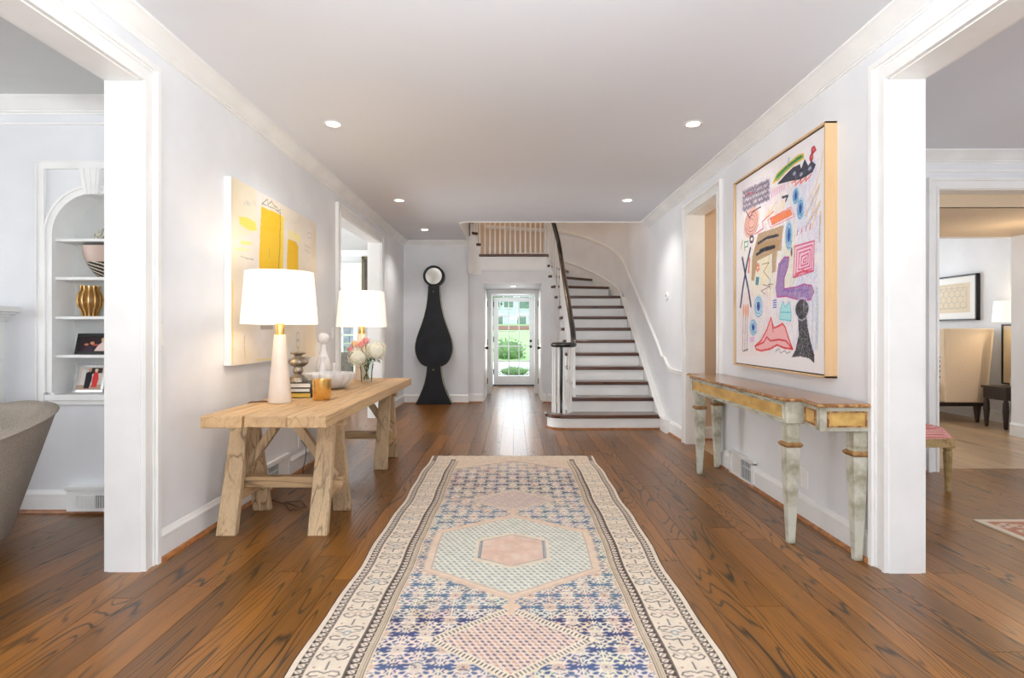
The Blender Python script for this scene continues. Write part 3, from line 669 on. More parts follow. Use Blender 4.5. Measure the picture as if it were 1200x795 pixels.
m = MB(); m.box(W-.024, W-.021, 6.735, 6.757, zc-.012, zc+.014); obj('display', m, M['dark'], t)
def vent_x(xw, n, y0, y1, z0, z1, label, dark_near):
    t = thing('wall_vent', label, 'vent', (xw, (y0+y1)/2, z0)); m = MB()
    f = .014; d = n*.030
    m.box(xw, xw+d, y0-.03, y1+.03, z0-.005, z0+f); m.box(xw, xw+d, y0-.03, y1+.03, z1-f, z1+.02); m.box(xw, xw+d, y0-.03, y0+f, z0, z1); m.box(xw, xw+d, y1-f, y1+.03, z0, z1)
    obj('vent_frame', m, M['trim'], t, bevel=.002)
    m = MB(); m.box(xw+n*.017, xw+n*.019, y0+f, y1-f, z0+f, z1-f); obj('duct', m, M['dark'], t)
    ym = y0+(y1-y0)*.5
    m = MB()
    k = 12
    lo, hi = (ym, y1-f) if dark_near else (y0+f, ym)
    m.box(xw+n*.019, xw+n*.026, lo, hi, z0+f, z1-f)
    obj('closed_louver', m, M['trim'], t)
    lo, hi = (y0+f, ym) if dark_near else (ym, y1-f)
    for i in range(8):
        y = lo+(hi-lo)*(i+.5)/8; m = MB(); m.box(xw+n*.019, xw+n*.026, y-.0012, y+.0012, z0+f, z1-f); obj('louver', m, M['wall_grey'], t)
    return t
vent_x(W, -1, 4.30, 4.72, .015, .19, 'white floor-level vent with dark open half on the right wall under the console table', True)
vent_x(-W, 1, 4.16, 4.56, .015, .19, 'white floor-level vent with dark open half on the left wall under the wooden table', True)
# vent on the left room back wall
vx0, vx1 = X(83,3.70), X(136,3.70)
t = thing('wall_vent', 'white baseboard vent with black slots below the arched niche', 'vent', ((vx0+vx1)/2, 3.70, 0))
m = MB(); m.box(vx0, vx1, 3.66, 3.72, .02, .16); m.box(vx0-.008, vx1, 3.652, 3.72, .16, .185); obj('vent_frame', m, M['trim'], t, bevel=.003)
m = MB(); m.box(X(112,3.66), vx1-.02, 3.655, 3.66, .045, .125); obj('duct', m, M['dark'], t)
for i in range(12):
    x = X(112,3.66)+.012*i+.006; m = MB(); m.box(x-.002, x+.002, 3.650, 3.656, .045, .125); obj('louver', m, M['trim'], t)
for i in range(13):
    x = X(89,3.66)+.0095*i; m = MB(); m.box(x, x+.006, 3.655, 3.661, .045, .125); obj('closed_louver', m, M['plate'], t)

# ---------------------------------------------------------------- arched niche with its shelves
nc = thing('display_niche', 'white arched built-in niche with shelves in the wall of the left room', 'built-in shelf', (NCX, YN, NZ0-.07))
m = MB(); D = .28
m.box(NX0-.03, NX0, YN-.001, YN+D, NZ0-.02, NZS); m.box(NX1, NX1+.03, YN-.001, YN+D, NZ0-.02, NZS); m.box(NX0-.03, NX1+.03, YN+D, YN+D+.02, NZ0-.02, NZS+NR+.03)
for (a, b) in zip(arc[:-1], arc[1:]):
    A = [NCX+(a[0]-NCX)*1.06, NZS+(a[1]-NZS)*1.107]; B = [NCX+(b[0]-NCX)*1.06, NZS+(b[1]-NZS)*1.107]
    m.hexa([(a[0],YN,a[1]),(b[0],YN,b[1]),(B[0],YN,B[1]),(A[0],YN,A[1])], [(a[0],YN+D,a[1]),(b[0],YN+D,b[1]),(B[0],YN+D,B[1]),(A[0],YN+D,A[1])])
obj('niche_lining', m, M['trim'], nc, smooth=30)
SHZ = [Z(281,3.72), Z(326.3,3.72), Z(372.5,3.72), Z(418,3.72)]
for z in SHZ:
    m = MB(); m.box(NX0, NX1, YN+.012, YN+D, z-.010, z+.010); obj('shelf', m, M['trim'], nc, bevel=.002)
m = MB(); m.box(NX0-.04, NX1+.04, YN-.03, YN+D, Z(468,3.70)-.01, Z(463.5,3.70)+.004); m.box(NX0-.02, NX1+.02, YN-.02, YN, Z(475,3.70), Z(468,3.70)); obj('sill', m, M['trim'], nc, bevel=.004)
m = MB()   # architrave round the arch
outl = [(NX0,NZ0+.02)]+arc+[(NX1,NZ0+.02)]
for a, b in zip(outl[:-1], outl[1:]):
    def o_(p, d):
        if p[1] <= NZS+1e-6: return (p[0]+(-d if p[0] < NCX else d), p[1])
        v = Vector((p[0]-NCX, p[1]-NZS)).normalized(); return (p[0]+v.x*d, p[1]+v.y*d)
    A0, B0, A1, B1 = o_(a,.0), o_(b,.0), o_(a,.055), o_(b,.055)
    m.hexa([(A0[0],YN-.016,A0[1]),(B0[0],YN-.016,B0[1]),(B1[0],YN-.016,B1[1]),(A1[0],YN-.016,A1[1])], [(A0[0],YN,A0[1]),(B0[0],YN,B0[1]),(B1[0],YN,B1[1]),(A1[0],YN,A1[1])])
    A0, B0 = o_(a,.040), o_(b,.040); m.hexa([(A0[0],YN-.024,A0[1]),(B0[0],YN-.024,B0[1]),(B1[0],YN-.024,B1[1]),(A1[0],YN-.024,A1[1])], [(A0[0],YN,A0[1]),(B0[0],YN,B0[1]),(B1[0],YN,B1[1]),(A1[0],YN,A1[1])])
obj('arch_architrave', m, M['trim'], nc, smooth=30)
kz0, kz1 = Z(229,3.70), Z(199,3.70)
m = MB(); m.hexa([(NCX-.045,YN-.045,kz0),(NCX+.045,YN-.045,kz0),(NCX+.045,YN,kz0),(NCX-.045,YN,kz0)], [(NCX-.07,YN-.06,kz1),(NCX+.07,YN-.06,kz1),(NCX+.07,YN,kz1),(NCX-.07,YN,kz1)])
for i in (-1,0,1): m.hexa([(NCX+i*.026-.006,YN-.052,kz0),(NCX+i*.026+.006,YN-.052,kz0),(NCX+i*.026+.006,YN-.04,kz0),(NCX+i*.026-.006,YN-.04,kz0)], [(NCX+i*.042-.009,YN-.067,kz1),(NCX+i*.042+.009,YN-.067,kz1),(NCX+i*.042+.009,YN-.05,kz1),(NCX+i*.042-.009,YN-.05,kz1)])
obj('keystone', m, M['trim'], nc, bevel=.003)
m = MB(); fx = NCX-X(45.5,3.72); ftop = Z(190,3.72)
for s in (-1, 1):
    m.box(NCX+s*(fx-.05), NCX+s*fx, YN-.022, YN, NZ0-.05, ftop); m.box(NCX+s*(fx-.008), NCX+s*fx, YN-.03, YN, NZ0-.05, ftop)
m.box(NCX-fx, NCX+fx, YN-.0215, YN, ftop-.05, ftop); m.box(NCX-fx, NCX+fx, YN-.03, YN, ftop-.008, ftop+.001)
obj('outer_frame', m, M['trim'], nc, bevel=.002)
plate_ = thing('light_switch', 'white switch plate inside the arched niche beside the brass lantern vase', 'light switch', (X(76,3.98), 3.98, Z(346,3.98)-.08))
m = MB(); m.box(X(70,4.0), X(82,4.0), 3.99, 4.0, Z(357,4.0), Z(336,4.0)); obj('cover_plate', m, M['plate'], plate_, bevel=.002)
m = MB(); m.box(X(74.5,3.99), X(78,3.99), 3.985, 3.992, Z(351,3.99), Z(341,3.99)); obj('rocker', m, M['trim'], plate_)
# fireplace mantel at the frame's left edge
mt = thing('fireplace_mantel', 'white painted mantel shelf of the left room at the left picture edge', 'mantel', (-4.0, YN, 0))
mx1 = X(25,3.72)
m = MB(); m.box(-5.2, mx1, 3.48, YN, Z(362,3.48)-.012, Z(359.5,3.48)+.01); obj('mantel_shelf', m, M['trim'], mt, bevel=.004)
m = MB()
for d, za, zb in ((.03,.012,.03),(.055,.03,.045),(.085,.045,.075)): m.box(-5.2+d, mx1-d, 3.48+d, YN, Z(362,3.48)-zb, Z(362,3.48)-za)
obj('mantel_moulding', m, M['trim'], mt, bevel=.004)
m = MB(); m.box(-5.05, mx1-.11, 3.60, YN, 1.02, Z(362,3.48)-.075); obj('mantel_frieze', m, M['trim'], mt)
for x in (mx1-.11-.16, -5.05):
    m = MB(); m.box(x, x+.16, 3.59, YN, .0, 1.02); m.box(x+.02, x+.14, 3.58, 3.6, .16, .98); m.box(x-.008, x+.168, 3.57, YN, 0, .14); obj('pilaster', m, M['trim'], mt, bevel=.003)
# ---------------------------------------------------------------- painted surfaces (colour per vertex)
class Ras:
    def __init__(s, w_, h_, rx, ry, bg, u0=0, v0=0):
        s.nx = int(round(w_/rx))+1; s.ny = int(round(h_/ry))+1; s.w = w_; s.h = h_; s.u0 = u0; s.v0 = v0
        s.u = np.linspace(u0, u0+w_, s.nx); s.v = np.linspace(v0, v0+h_, s.ny)
        s.U, s.V = np.meshgrid(s.u, s.v); s.a = np.zeros((s.ny, s.nx, 3)); s.a[:] = np.array(bg)/255
        s.tex = rng.random((s.ny, s.nx)); s.rough = 0; s.aa = max(rx, ry)*.6
    def _win(s, x0, x1, y0, y1):
        i0 = max(0, np.searchsorted(s.u, x0)-1); i1 = min(s.nx, np.searchsorted(s.u, x1)+1)
        j0 = max(0, np.searchsorted(s.v, y0)-1); j1 = min(s.ny, np.searchsorted(s.v, y1)+1)
        return slice(j0, j1), slice(i0, i1)
    def _mix(s, W_, mask, col, al):
        if mask.size == 0: return
        k = (mask*al)
        if s.rough: k = k*np.clip(1-s.rough*s.tex[W_]*1.6+.15, 0, 1)
        s.a[W_] += (np.array(col)/255-s.a[W_])*k[..., None]
    def line(s, pts, wd, col, al=1):
        for (x0,y0),(x1,y1) in zip(pts[:-1], pts[1:]):
            r = wd/2+s.aa*2; W_ = s._win(min(x0,x1)-r, max(x0,x1)+r, min(y0,y1)-r, max(y0,y1)+r)
            U, V = s.U[W_], s.V[W_]; dx, dy = x1-x0, y1-y0; L = dx*dx+dy*dy+1e-12
            t = np.clip(((U-x0)*dx+(V-y0)*dy)/L, 0, 1); d = np.hypot(U-x0-t*dx, V-y0-t*dy)
            s._mix(W_, np.clip((wd/2-d)/s.aa+.5, 0, 1), col, al)
    def ell(s, cx, cy, rx, ry, col, al=1, rot=0, ring=0):
        r = max(rx, ry)+s.aa*2; W_ = s._win(cx-r, cx+r, cy-r, cy+r); U, V = s.U[W_]-cx, s.V[W_]-cy
        c, q = math.cos(rot), math.sin(rot); a = (U*c+V*q)/rx; b = (-U*q+V*c)/ry; d = np.hypot(a, b); mr = min(rx, ry)
        if ring: m_ = np.clip((ring/2-np.abs(d-1)*mr)/s.aa+.5, 0, 1)
        else: m_ = np.clip((1-d)*mr/s.aa+.5, 0, 1)
        s._mix(W_, m_, col, al)
    def poly(s, pts, col, al=1, edge=None, ew=.01):
        xs = [p[0] for p in pts]; ys = [p[1] for p in pts]; W_ = s._win(min(xs), max(xs), min(ys), max(ys)); U, V = s.U[W_], s.V[W_]
        ins = np.zeros(U.shape, bool); n = len(pts)
        for i in range(n):
            (x0,y0),(x1,y1) = pts[i], pts[(i+1)%n]
            if y0 == y1: continue
            ins ^= ((y0 > V) != (y1 > V)) & (U < (x1-x0)*(V-y0)/(y1-y0)+x0)
        s._mix(W_, ins.astype(float), col, al)
        if edge: s.line(list(pts)+[pts[0]], ew, edge)
    def mesh(s, fn):
        """fn(U,V) -> X,Y,Z arrays"""
        x, y, z = fn(s.U, s.V); co = np.stack([x, y, z], -1).reshape(-1, 3)
        idx = np.arange(s.nx*s.ny).reshape(s.ny, s.nx); q = np.stack([idx[:-1,:-1], idx[:-1,1:], idx[1:,1:], idx[1:,:-1]], -1).reshape(-1, 4)
        return co, q
def grid_obj(name, R_, fn, mat, parent=None, origin=None, flip=False):
    co, q = R_.mesh(fn)
    if flip: q = q[:, ::-1]
    if origin is None: origin = ((co[:,0].min()+co[:,0].max())/2, (co[:,1].min()+co[:,1].max())/2, co[:,2].min())
    co = co-np.array(origin); me = bpy.data.meshes.new(name)
    me.vertices.add(len(co)); me.vertices.foreach_set('co', co.astype(np.float32).ravel())
    me.loops.add(q.size); me.loops.foreach_set('vertex_index', q.astype(np.int32).ravel())
    me.polygons.add(len(q)); me.polygons.foreach_set('loop_start', np.arange(0, q.size, 4, dtype=np.int32))
    me.update(calc_edges=True); me.validate()
    a = me.color_attributes.new('Col', 'FLOAT_COLOR', 'POINT')
    c = np.ones((len(co), 4), np.float32); c[:, :3] = s2la(R_.a.reshape(-1, 3)); a.data.foreach_set('color', c.ravel())
    me.shade_smooth(); me.materials.append(mat); o = bpy.data.objects.new(name, me); link(o, parent, origin); return o
def jit(pts, j=.004, n=3):
    out = []
    for p, q_ in zip(pts[:-1], pts[1:]):
        for i in range(n): t = i/n; out.append((p[0]+(q_[0]-p[0])*t+random.uniform(-j,j), p[1]+(q_[1]-p[1])*t+random.uniform(-j,j)))
    out.append(pts[-1]); return out
def scrib(R_, cx, cy, rx, ry, col, wd, turns=3, al=.9, grow=True):
    n = int(turns*14); pts = []
    for i in range(n):
        t = i/14*2*math.pi; k = (.25+.75*i/n) if grow else 1
        pts.append((cx+rx*k*math.cos(t)+random.uniform(-.004,.004), cy+ry*k*math.sin(t)+random.uniform(-.004,.004)))
    R_.line(pts, wd, col, al)

# ---- runner rug
RW, RV0, RV1 = .775, .76, 5.36
vc_ = 3.05; rl = RV1-RV0
g = Ras(2*RW, rl, .0038, .0052, (226,208,184), -RW, RV0-vc_)
U, V = g.U, g.V; aU = np.abs(U)
def smooth_noise(shape, cell, seed):
    r_ = np.random.default_rng(seed); gy, gx = int(shape[0]/cell)+3, int(shape[1]/cell)+3; t = r_.random((gy, gx))
    y = np.arange(shape[0])/cell; x = np.arange(shape[1])/cell; yi = y.astype(int); xi = x.astype(int); fy = (y-yi)[:,None]; fx = (x-xi)[None,:]
    fy = fy*fy*(3-2*fy); fx = fx*fx*(3-2*fx)
    return t[yi][:,xi]*(1-fy)*(1-fx)+t[yi][:,xi+1]*(1-fy)*fx+t[yi+1][:,xi]*fy*(1-fx)+t[yi+1][:,xi+1]*fy*fx
CREAM = (228,214,194); PEACH = (222,190,164); NAVY = (44,58,104); TEAL = (92,124,144); INK = (52,42,44)
# field colour varies in bands along the length
fb = np.array([(-2.3,(70,92,128)),(-1.3,(96,118,142)),(-1.05,(52,72,122)),(-.86,(40,52,104)),(-.74,(34,40,92)),(-.62,(78,106,138)),(-.2,(84,116,142)),(.3,(70,104,136)),(.62,(88,112,138)),(.9,(112,128,146)),(1.2,(50,60,92)),(1.5,(46,56,92)),(1.8,(120,120,140)),(2.3,(200,180,164))], dtype=object)
ks = np.array([b[0] for b in fb], float); cs = np.array([b[1] for b in fb], float)
field = np.stack([np.interp(V+.03*(smooth_noise(V.shape,60,1)-.5), ks, cs[:,i]) for i in range(3)], -1)/255
fm = (aU < .505)
g.a[fm] = field[fm]
# herati style arabesque: scrolls, rosettes and leaves in mirrored columns
def motif(cx, cy, s_, m_, c):
    P = lambda a, b: (cx+a*s_*m_, cy+b*s_)
    g.line([P(0,-.115),P(0,.115)], .0062, c)
    for q_ in (-1, 1):
        g.line([P(0,q_*.02),P(.028,q_*.035),P(.045,q_*.062),P(.030,q_*.082),P(.012,q_*.072)], .0078, c)
        g.line([P(.045,q_*.055),P(.075,q_*.050),P(.092,q_*.028),P(.080,q_*.012)], .0072, c)
        g.line([P(.03,q_*.09),P(.06,q_*.102),P(.088,q_*.085),P(.11,q_*.095)], .0062, c)
        g.ell(*P(.066,q_*.028), .012*s_, .009*s_, c, rot=.6*q_)
        g.ell(*P(.088,q_*.066), .012*s_, .009*s_, c, rot=-.5*q_)
        g.ell(*P(.020,q_*.052), .009*s_, .007*s_, c)
    g.line([P(0,0),P(.045,0)], .0062, c)
px_, py_ = .168, .215
for r_ in range(-20, 20):
    for ci in range(-4, 5):
        off = 0 if r_ % 2 == 0 else px_/2
        x = (ci*px_+off); y = r_*py_*.5
        if abs(x) > .52: continue
        c = CREAM if random.random() < .75 else PEACH
        for mm in (-1, 1): motif(x, y, .86, mm, tuple(v_+random.randint(-8,8) for v_ in c))
        g.ell(x, y, .025, .022, PEACH if (r_+ci) % 2 else CREAM); g.ell(x, y, .015, .013, (186,150,136), .7, ring=.005); g.ell(x, y, .006, .006, (110,90,110))
        for k in range(4): g.ell(x+.034*math.cos(k*1.57+.78), y+.03*math.sin(k*1.57+.78), .010, .009, CREAM)
# thin dark accents
for i in range(420):
    x = random.uniform(-.49,.49); y = random.uniform(-1.6,1.75); k = .018
    if abs(abs(y)-.9) < .5 or abs(y) > 1.0: g.line([(x-k,y),(x,y+.006),(x+k,y-.002)], .007, (40,40,70) if random.random()<.5 else (70,90,120), .8)
# lattice ground
def lat(mask, base, c1, c2, p=.030, rows=.028, sh=.0075):
    g.a[mask] = np.array(base)/255
    j = np.floor(V/rows); uu = (U+ (j%2)*p/2)/p; fu = (uu-np.floor(uu)-.5)*p; fv = (V/rows-j-.5)*rows
    d = np.hypot(fu*1.0+fv*.45, fv*1.0); m1 = np.clip((sh-d)/.0035+.5, 0, 1)*mask
    m2 = np.clip((.0045-np.hypot(fu-p*.32, fv+rows*.30))/.003+.5, 0, 1)*mask
    alt = ((np.floor(uu)+j) % 3 == 0)[..., None]
    g.a[:] = g.a+(np.where(alt, np.array(c2)/255, np.array(c1)/255)-g.a)*m1[..., None]
    g.a[:] = g.a+(np.array(c2)/255-g.a)*(m2*.7)[..., None]
def hexm(hw, sh, ap, vs=0):    # half width, shoulder half height, apex half height
    av = np.abs(V-vs); return (aU < hw) & (av < sh+(ap-sh)*(1-aU/hw))
def border_hex(hw, sh, ap, col, al=1):
    k = hexm(hw, sh, ap); g.a[k] += (np.array(col)/255-g.a[k])*al
# serrated salmon medallion border
av = np.abs(V); teeth = (np.abs(((V/.026) % 1)-.5)*2)*.030
k = (aU < .455+teeth-.012) & (av < .27+(.585-.27)*(1-aU/.47)); g.a[k] = np.array((216,186,160))/255
k = hexm(.445,.262,.56); g.a[k] = np.array((224,198,172))/255
lat(hexm(.405,.245,.52), (220,218,200), (126,146,158), (152,166,166), .032, .030, .0085)
for dvx in (.0,):
    pts6 = lambda hw, sh, ap: [(-hw,-sh),(0,-ap),(hw,-sh),(hw,sh),(0,ap),(-hw,sh),(-hw,-sh)]
    g.line(pts6(.412,.25,.53), .006, (160,150,150), .7)
border_hex(.205,.150,.255,(224,210,186)); border_hex(.172,.128,.225,(150,146,150)); border_hex(.165,.124,.218,(222,190,170))
k = hexm(.165,.124,.218); n_ = smooth_noise(V.shape, 14, 5); g.a[k] += ((n_-.5)[..., None]*np.array((.02,.08,.09)))[k]
for sx in (-1,1): g.line([(sx*.176,-.115),(sx*.176,.115)], .013, (104,120,136)); g.line([(sx*.176,-.1),(sx*.176,.1)], .005, (180,180,180))
# diamonds above and below
def diamond(vs, hw, hh, base, c1, c2, frame, fc):
    d = np.abs(U)/hw+np.abs(V-vs)/hh; g.a[d < 1.16] = np.array(frame)/255
    lat(d < .96, base, c1, c2, .024, .022, .0070)
    for s1 in (-1,1):
        for s2 in (-1,1):
            n = 22
            for i in range(n):
                t = (i+.5)/n; x = s1*hw*1.06*t; y = vs+s2*hh*1.06*(1-t); g.line([(x-.004*s1,y-.007*s2),(x+.005*s1,y+.007*s2)], .006, fc)
            g.line([(0,vs+s2*hh*1.16),(s1*hw*1.16,vs)], .006, (224,204,176)); 
diamond(-.90,.285,.225,(226,206,188),(92,66,92),(196,140,120),(230,216,192),INK)
diamond(.90,.285,.225,(212,190,178),(140,124,140),(186,158,150),(220,202,180),(130,110,120))
# rungs between medallions
for s1 in (-1,1): g.line([(0,s1*.585),(0,s1*.69)], .030, PEACH); g.ell(0, s1*.64, .045, .022, (222,190,160))
# far and near arch of the field
for s1 in (-1,1):
    y0 = 2.10; kk = (s1*V > y0-.32*(aU/.5)) ; kk &= (aU < .51); g.a[kk] = np.array((216,194,170))/255
    g.line([(-.5,s1*(y0-.32)),(0,s1*y0),(.5,s1*(y0-.32))], .012, (150,130,120)); 
    for i in range(46):
        x = random.uniform(-.45,.45); y = s1*(y0-.25*abs(x)/.5+random.uniform(.02,.16)); g.line([(x-.02,y),(x+.02,y)], .008, random.choice([(190,160,150),(150,140,150),(228,200,184)]), .6)
# side borders, outward from the field
def band(a_, b_, col):
    k = (aU >= a_) & (aU < b_); g.a[k] = np.array(col)/255
band(.500,.534,(218,196,166)); band(.534,.572,(54,38,34)); band(.572,.578,(90,74,66)); band(.578,.716,(226,210,188)); band(.716,.722,(100,84,76)); band(.722,.754,(58,42,38)); band(.754,.78,(224,208,186))
for sx in (-1,1):
    g.line([(sx*.509,-2.2),(sx*.509,2.1)], .004, (70,60,60)); g.line([(sx*.518,-2.2),(sx*.518,2.1)], .004, (120,104,92)); g.line([(sx*.527,-2.2),(sx*.527,2.1)], .0035, (150,130,110))
    y = -2.26
    while y < 2.1:                      # reciprocal guard bands
        for xg in (.553, .738):
            g.ell(sx*xg, y, .0125, .0115, (230,216,196)); g.line([(sx*(xg-.016),y+.017),(sx*(xg+.014),y+.005)], .005, (220,202,180)); g.line([(sx*(xg-.005),y-.004),(sx*(xg+.006),y+.004)], .004, (90,70,66))
        y += .034
    y = -2.2; n = 0                     # main border: paired scrolls on a stem
    while y < 2.15:
        cx = sx*.647; ink = (84,72,66) if n % 3 else (70,60,58); acc = [(136,150,158),(196,164,150),(176,160,140)][n % 3]
        fade = .95 if y < .2 else .6
        g.line([(cx,y-.09),(cx,y-.045)], .006, ink, fade)
        g.ell(cx, y, .017, .020, acc, .8); g.ell(cx, y, .008, .008, (228,212,192))
        for s2 in (-1,1):
            P = lambda a, b: (cx+s2*a, y+b)
            if n % 2 == 0:
                g.line([P(.004,.03),P(.018,.036),P(.034,.026),P(.05,.034),P(.056,.048),P(.046,.056),P(.036,.048)], .0055, ink, fade)
                g.line([P(.008,-.012),P(.026,-.03),P(.046,-.026),P(.058,-.010),P(.050,.002),P(.038,-.004)], .0055, ink, fade)
                g.line([P(.010,.0),P(.03,.01),P(.05,.012)], .009, acc, .6*fade)
            else:
                g.line([P(.0,.04),P(.022,.05),P(.048,.046),P(.056,.03),P(.042,.02),P(.02,.026)], .0055, ink, fade)
                g.line([P(.0,-.04),P(.022,-.05),P(.048,-.046),P(.056,-.03),P(.042,-.02),P(.02,-.026)], .0055, ink, fade)
                g.line([P(.012,0),P(.05,-.008)], .010, (206,178,160), .7*fade); g.line([P(.012,.004),P(.05,.012)], .004, ink, .7*fade)
            g.ell(*P(.045,.072), .005, .005, (150,90,84), .8)
        y += .150; n += 1
# end borders
for s1 in (-1,1):
    k = (s1*V > 2.16) & (aU < .716); g.a[k] = np.array((218,200,178))/255
    for x in np.arange(-.68,.7,.075): g.line([(x-.025,s1*2.2),(x,s1*2.225),(x+.025,s1*2.2)], .007, (150,132,124), .6); g.line([(x,s1*2.18),(x,s1*2.25)], .006, (150,132,124), .5)
# wear
n1 = smooth_noise(V.shape, 90, 11); n2 = smooth_noise(V.shape, 7, 12); wr = np.clip(n1*.6+.1, 0, .5)*.35
g.a += (np.array((228,212,190))/255-g.a)*(wr*np.clip((V+2.4)/3.2,.25,1.25))[..., None]
g.a += ((n2-.5)*.05+(rng.random(V.shape)-.5)*.05)[..., None]
tf = np.clip((V-1.7)/.6, 0, 1)[..., None]*.35; g.a += (np.array((214,192,170))/255-g.a)*tf
rug = thing('runner_rug', 'long faded blue and cream patterned runner rug down the middle of the hall', 'rug', (0, vc_, 0))
gm = g.a.mean(-1, keepdims=True); g.a = gm+(g.a-gm)*.88
def rugfn(U_, V_):
    wob = .006*np.sin(V_*5.1)+.004*np.sin(V_*11.3+1)
    return U_-.008+wob*(U_/RW)+.003*np.sin(V_*2.1), V_+vc_, .0105+.0008*np.sin(U_*60)*np.sin(V_*50)
M['rug'] = vcol_mat('woven wool rug', .95, .35, 500)
grid_obj('pile', g, rugfn, M['rug'], rug)
ys = np.linspace(RV0-vc_, RV1-vc_, 120)
M['rug_edge'] = pm('dark rug binding', (70,40,38), (48,28,30), rough=.9, scale=40)
m = MB()
xs_ = lambda s_, v_: s_*RW-.008+s_*(.006*math.sin(v_*5.1)+.004*math.sin(v_*11.3+1))+.003*math.sin(v_*2.1)
for s_ in (-1,1):
    for a, b in zip(ys[:-1], ys[1:]):
        xa, xb = xs_(s_,a), xs_(s_,b); e = s_*.006
        m.hexa([(xa,a+vc_,.0005),(xa+e,a+vc_,.0005),(xb+e,b+vc_,.0005),(xb,b+vc_,.0005)], [(xa,a+vc_,.0105),(xa+e,a+vc_,.008),(xb+e,b+vc_,.008),(xb,b+vc_,.0105)])
m.box(-RW-.01, RW-.01, RV1-.002, RV1+.006, .0005, .010); m.box(-RW-.01, RW-.01, RV0-.006, RV0, .0005, .010)
obj('binding', m, M['rug_edge'], rug)

# ---- large framed colourful drawing on the right wall
XF = 1.80
ya_, yb_ = XF*F/(967-602), XF*F/(859.5-602)       # near, far edges of the frame
z1_ = Z(142, W*F/379); z0_ = Z(443.5, W*F/379)
pw, ph = yb_-ya_, z1_-z0_
pr = thing('framed_artwork', 'large colourful abstract crayon drawing in a pale wood frame above the console table', 'artwork', (W, (ya_+yb_)/2, z0_))
def wp(px, py): Y = (XF+.012)*F/(px-602); return (yb_-Y, Z(py, Y)-z0_)          # photo pixel -> canvas metres
A = lambda x, y: wp(850+x*.2012, 135+y*.2012)
B = lambda x, y: wp(850+x*.2077, 285+y*.2077)
g = Ras(pw-.04, ph-.04, .004, .004, (238,234,236), .02, .02)
g.rough = .55
n1 = smooth_noise(g.U.shape, 70, 21)
def wash(pts, col, al):
    g.rough = 1.0; g.poly(pts, col, al*.75); g.rough = .3
wash([A(90,400),A(270,350),A(270,520),A(90,560)], (206,190,214), .6); wash([A(250,430),A(420,380),A(330,560),A(240,600)], (226,190,214), .6)
wash([A(300,520),A(360,470),A(340,560),A(250,600),A(240,560)], (240,220,130), .7)
wash([A(360,430),A(470,400),A(480,640),A(340,760)], (186,208,230), .8); wash([A(440,620),A(560,560),A(560,800),A(400,790)], (210,200,228), .6)
wash([B(130,80),B(290,20),B(270,300),B(140,310)], (240,222,150), .8); wash([B(190,90),B(250,80),B(240,240),B(200,260)], (246,228,140), .7)
wash([B(70,280),B(260,290),B(240,640),B(80,640)], (240,206,190), .55); wash([B(370,180),B(530,130),B(520,560),B(380,330)], (198,208,232), .7)
wash([B(310,20),B(390,0),B(380,250),B(330,240)], (190,204,140), .7); wash([B(290,320),B(390,320),B(380,460),B(300,470)], (196,214,236), .6)
g.rough = .9
for _ in range(1500):
    x, y = random.uniform(80,530), random.uniform(-420,640); t = (y+420)/1060
    pal = [(206,186,222),(230,178,206),(240,216,120),(176,204,232)] if t < .35 else [(240,216,130),(186,206,150),(200,196,228),(226,196,150)] if t < .65 else [(240,196,176),(232,190,200),(180,200,232),(206,196,226)]
    if x > 400: pal = [(176,200,232),(196,188,226),(214,200,232)]
    p = B(x,y)
    if .10 < p[0] < g.w-.07 and .11 < p[1] < g.h-.11: g.line([p,(p[0]+random.uniform(-.02,.03),p[1]+random.uniform(.03,.08))], .010, random.choice(pal), .6)
g.rough = .3
# writing-like scribble rows, top left
for r_ in range(4):
    y0 = 455+r_*32
    pts = []
    for i in range(46):
        t = i/45; x = 100+t*155; yy = y0-t*70+ (14 if i % 2 else -14)+random.uniform(-5,5); pts.append(A(x, yy))
    g.line(pts, .0075, (70,52,84))
g.line([A(118,470),A(140,455),A(160,452)], .01, (196,60,90))
# green leaf with yellow outline, black leaf, red figure eight
g.poly([A(275,395),A(300,340),A(345,300),A(420,235),A(452,225),A(455,250),A(400,285),A(350,330),A(310,375)], (96,164,84), 1, (232,184,60), .010)
g.line([A(300,360),A(350,305),A(440,240)], .012, (40,110,60)); g.line([A(360,300),A(370,250)], .010, (80,150,170))
g.poly([A(305,400),A(345,355),A(390,310),A(430,290),A(440,320),A(460,260),A(480,300),A(500,270),A(522,290),A(505,330),A(440,370),A(380,380)], (44,46,66), 1, (36,36,52), .008)
for a in ((400,340),(440,345),(490,310)): g.ell(*A(*a), .02, .012, (196,200,220), .8)
scrib(g, *A(500,245), .020, .022, (170,40,60), .012, 3); scrib(g, *A(512,200), .026, .022, (180,48,70), .012, 3); g.ell(*A(500,245), .011, .012, (226,110,110)); g.ell(*A(512,200), .013, .011, (226,110,110))
g.line([A(565,205),A(555,300),A(530,400),A(480,500)], .006, (230,190,110))
g.line([A(385,395),A(410,380),A(405,410),A(440,375),A(435,400),A(470,360),A(465,385),A(500,345)], .010, (226,96,90))
# pink scribbles
for i in range(9): g.line([A(270+i*9,480-i*6),A(262+i*10,440-i*5)], .008, (216,130,180), .9)
# blue eyes
for (x, y, rx, ry) in ((408,470,.034,.046),(435,545,.036,.060),(368,700,.040,.085)):
    p = A(x,y); g.ell(*p, rx*1.25, ry*1.2, (150,196,220), .7); scrib(g, p[0], p[1], rx*1.15, ry*1.1, (70,140,190), .008, 3); g.ell(*p, rx*.42, ry*.55, (34,66,150)); g.ell(p[0]+.004, p[1]+.004, .007, .008, (20,30,80))
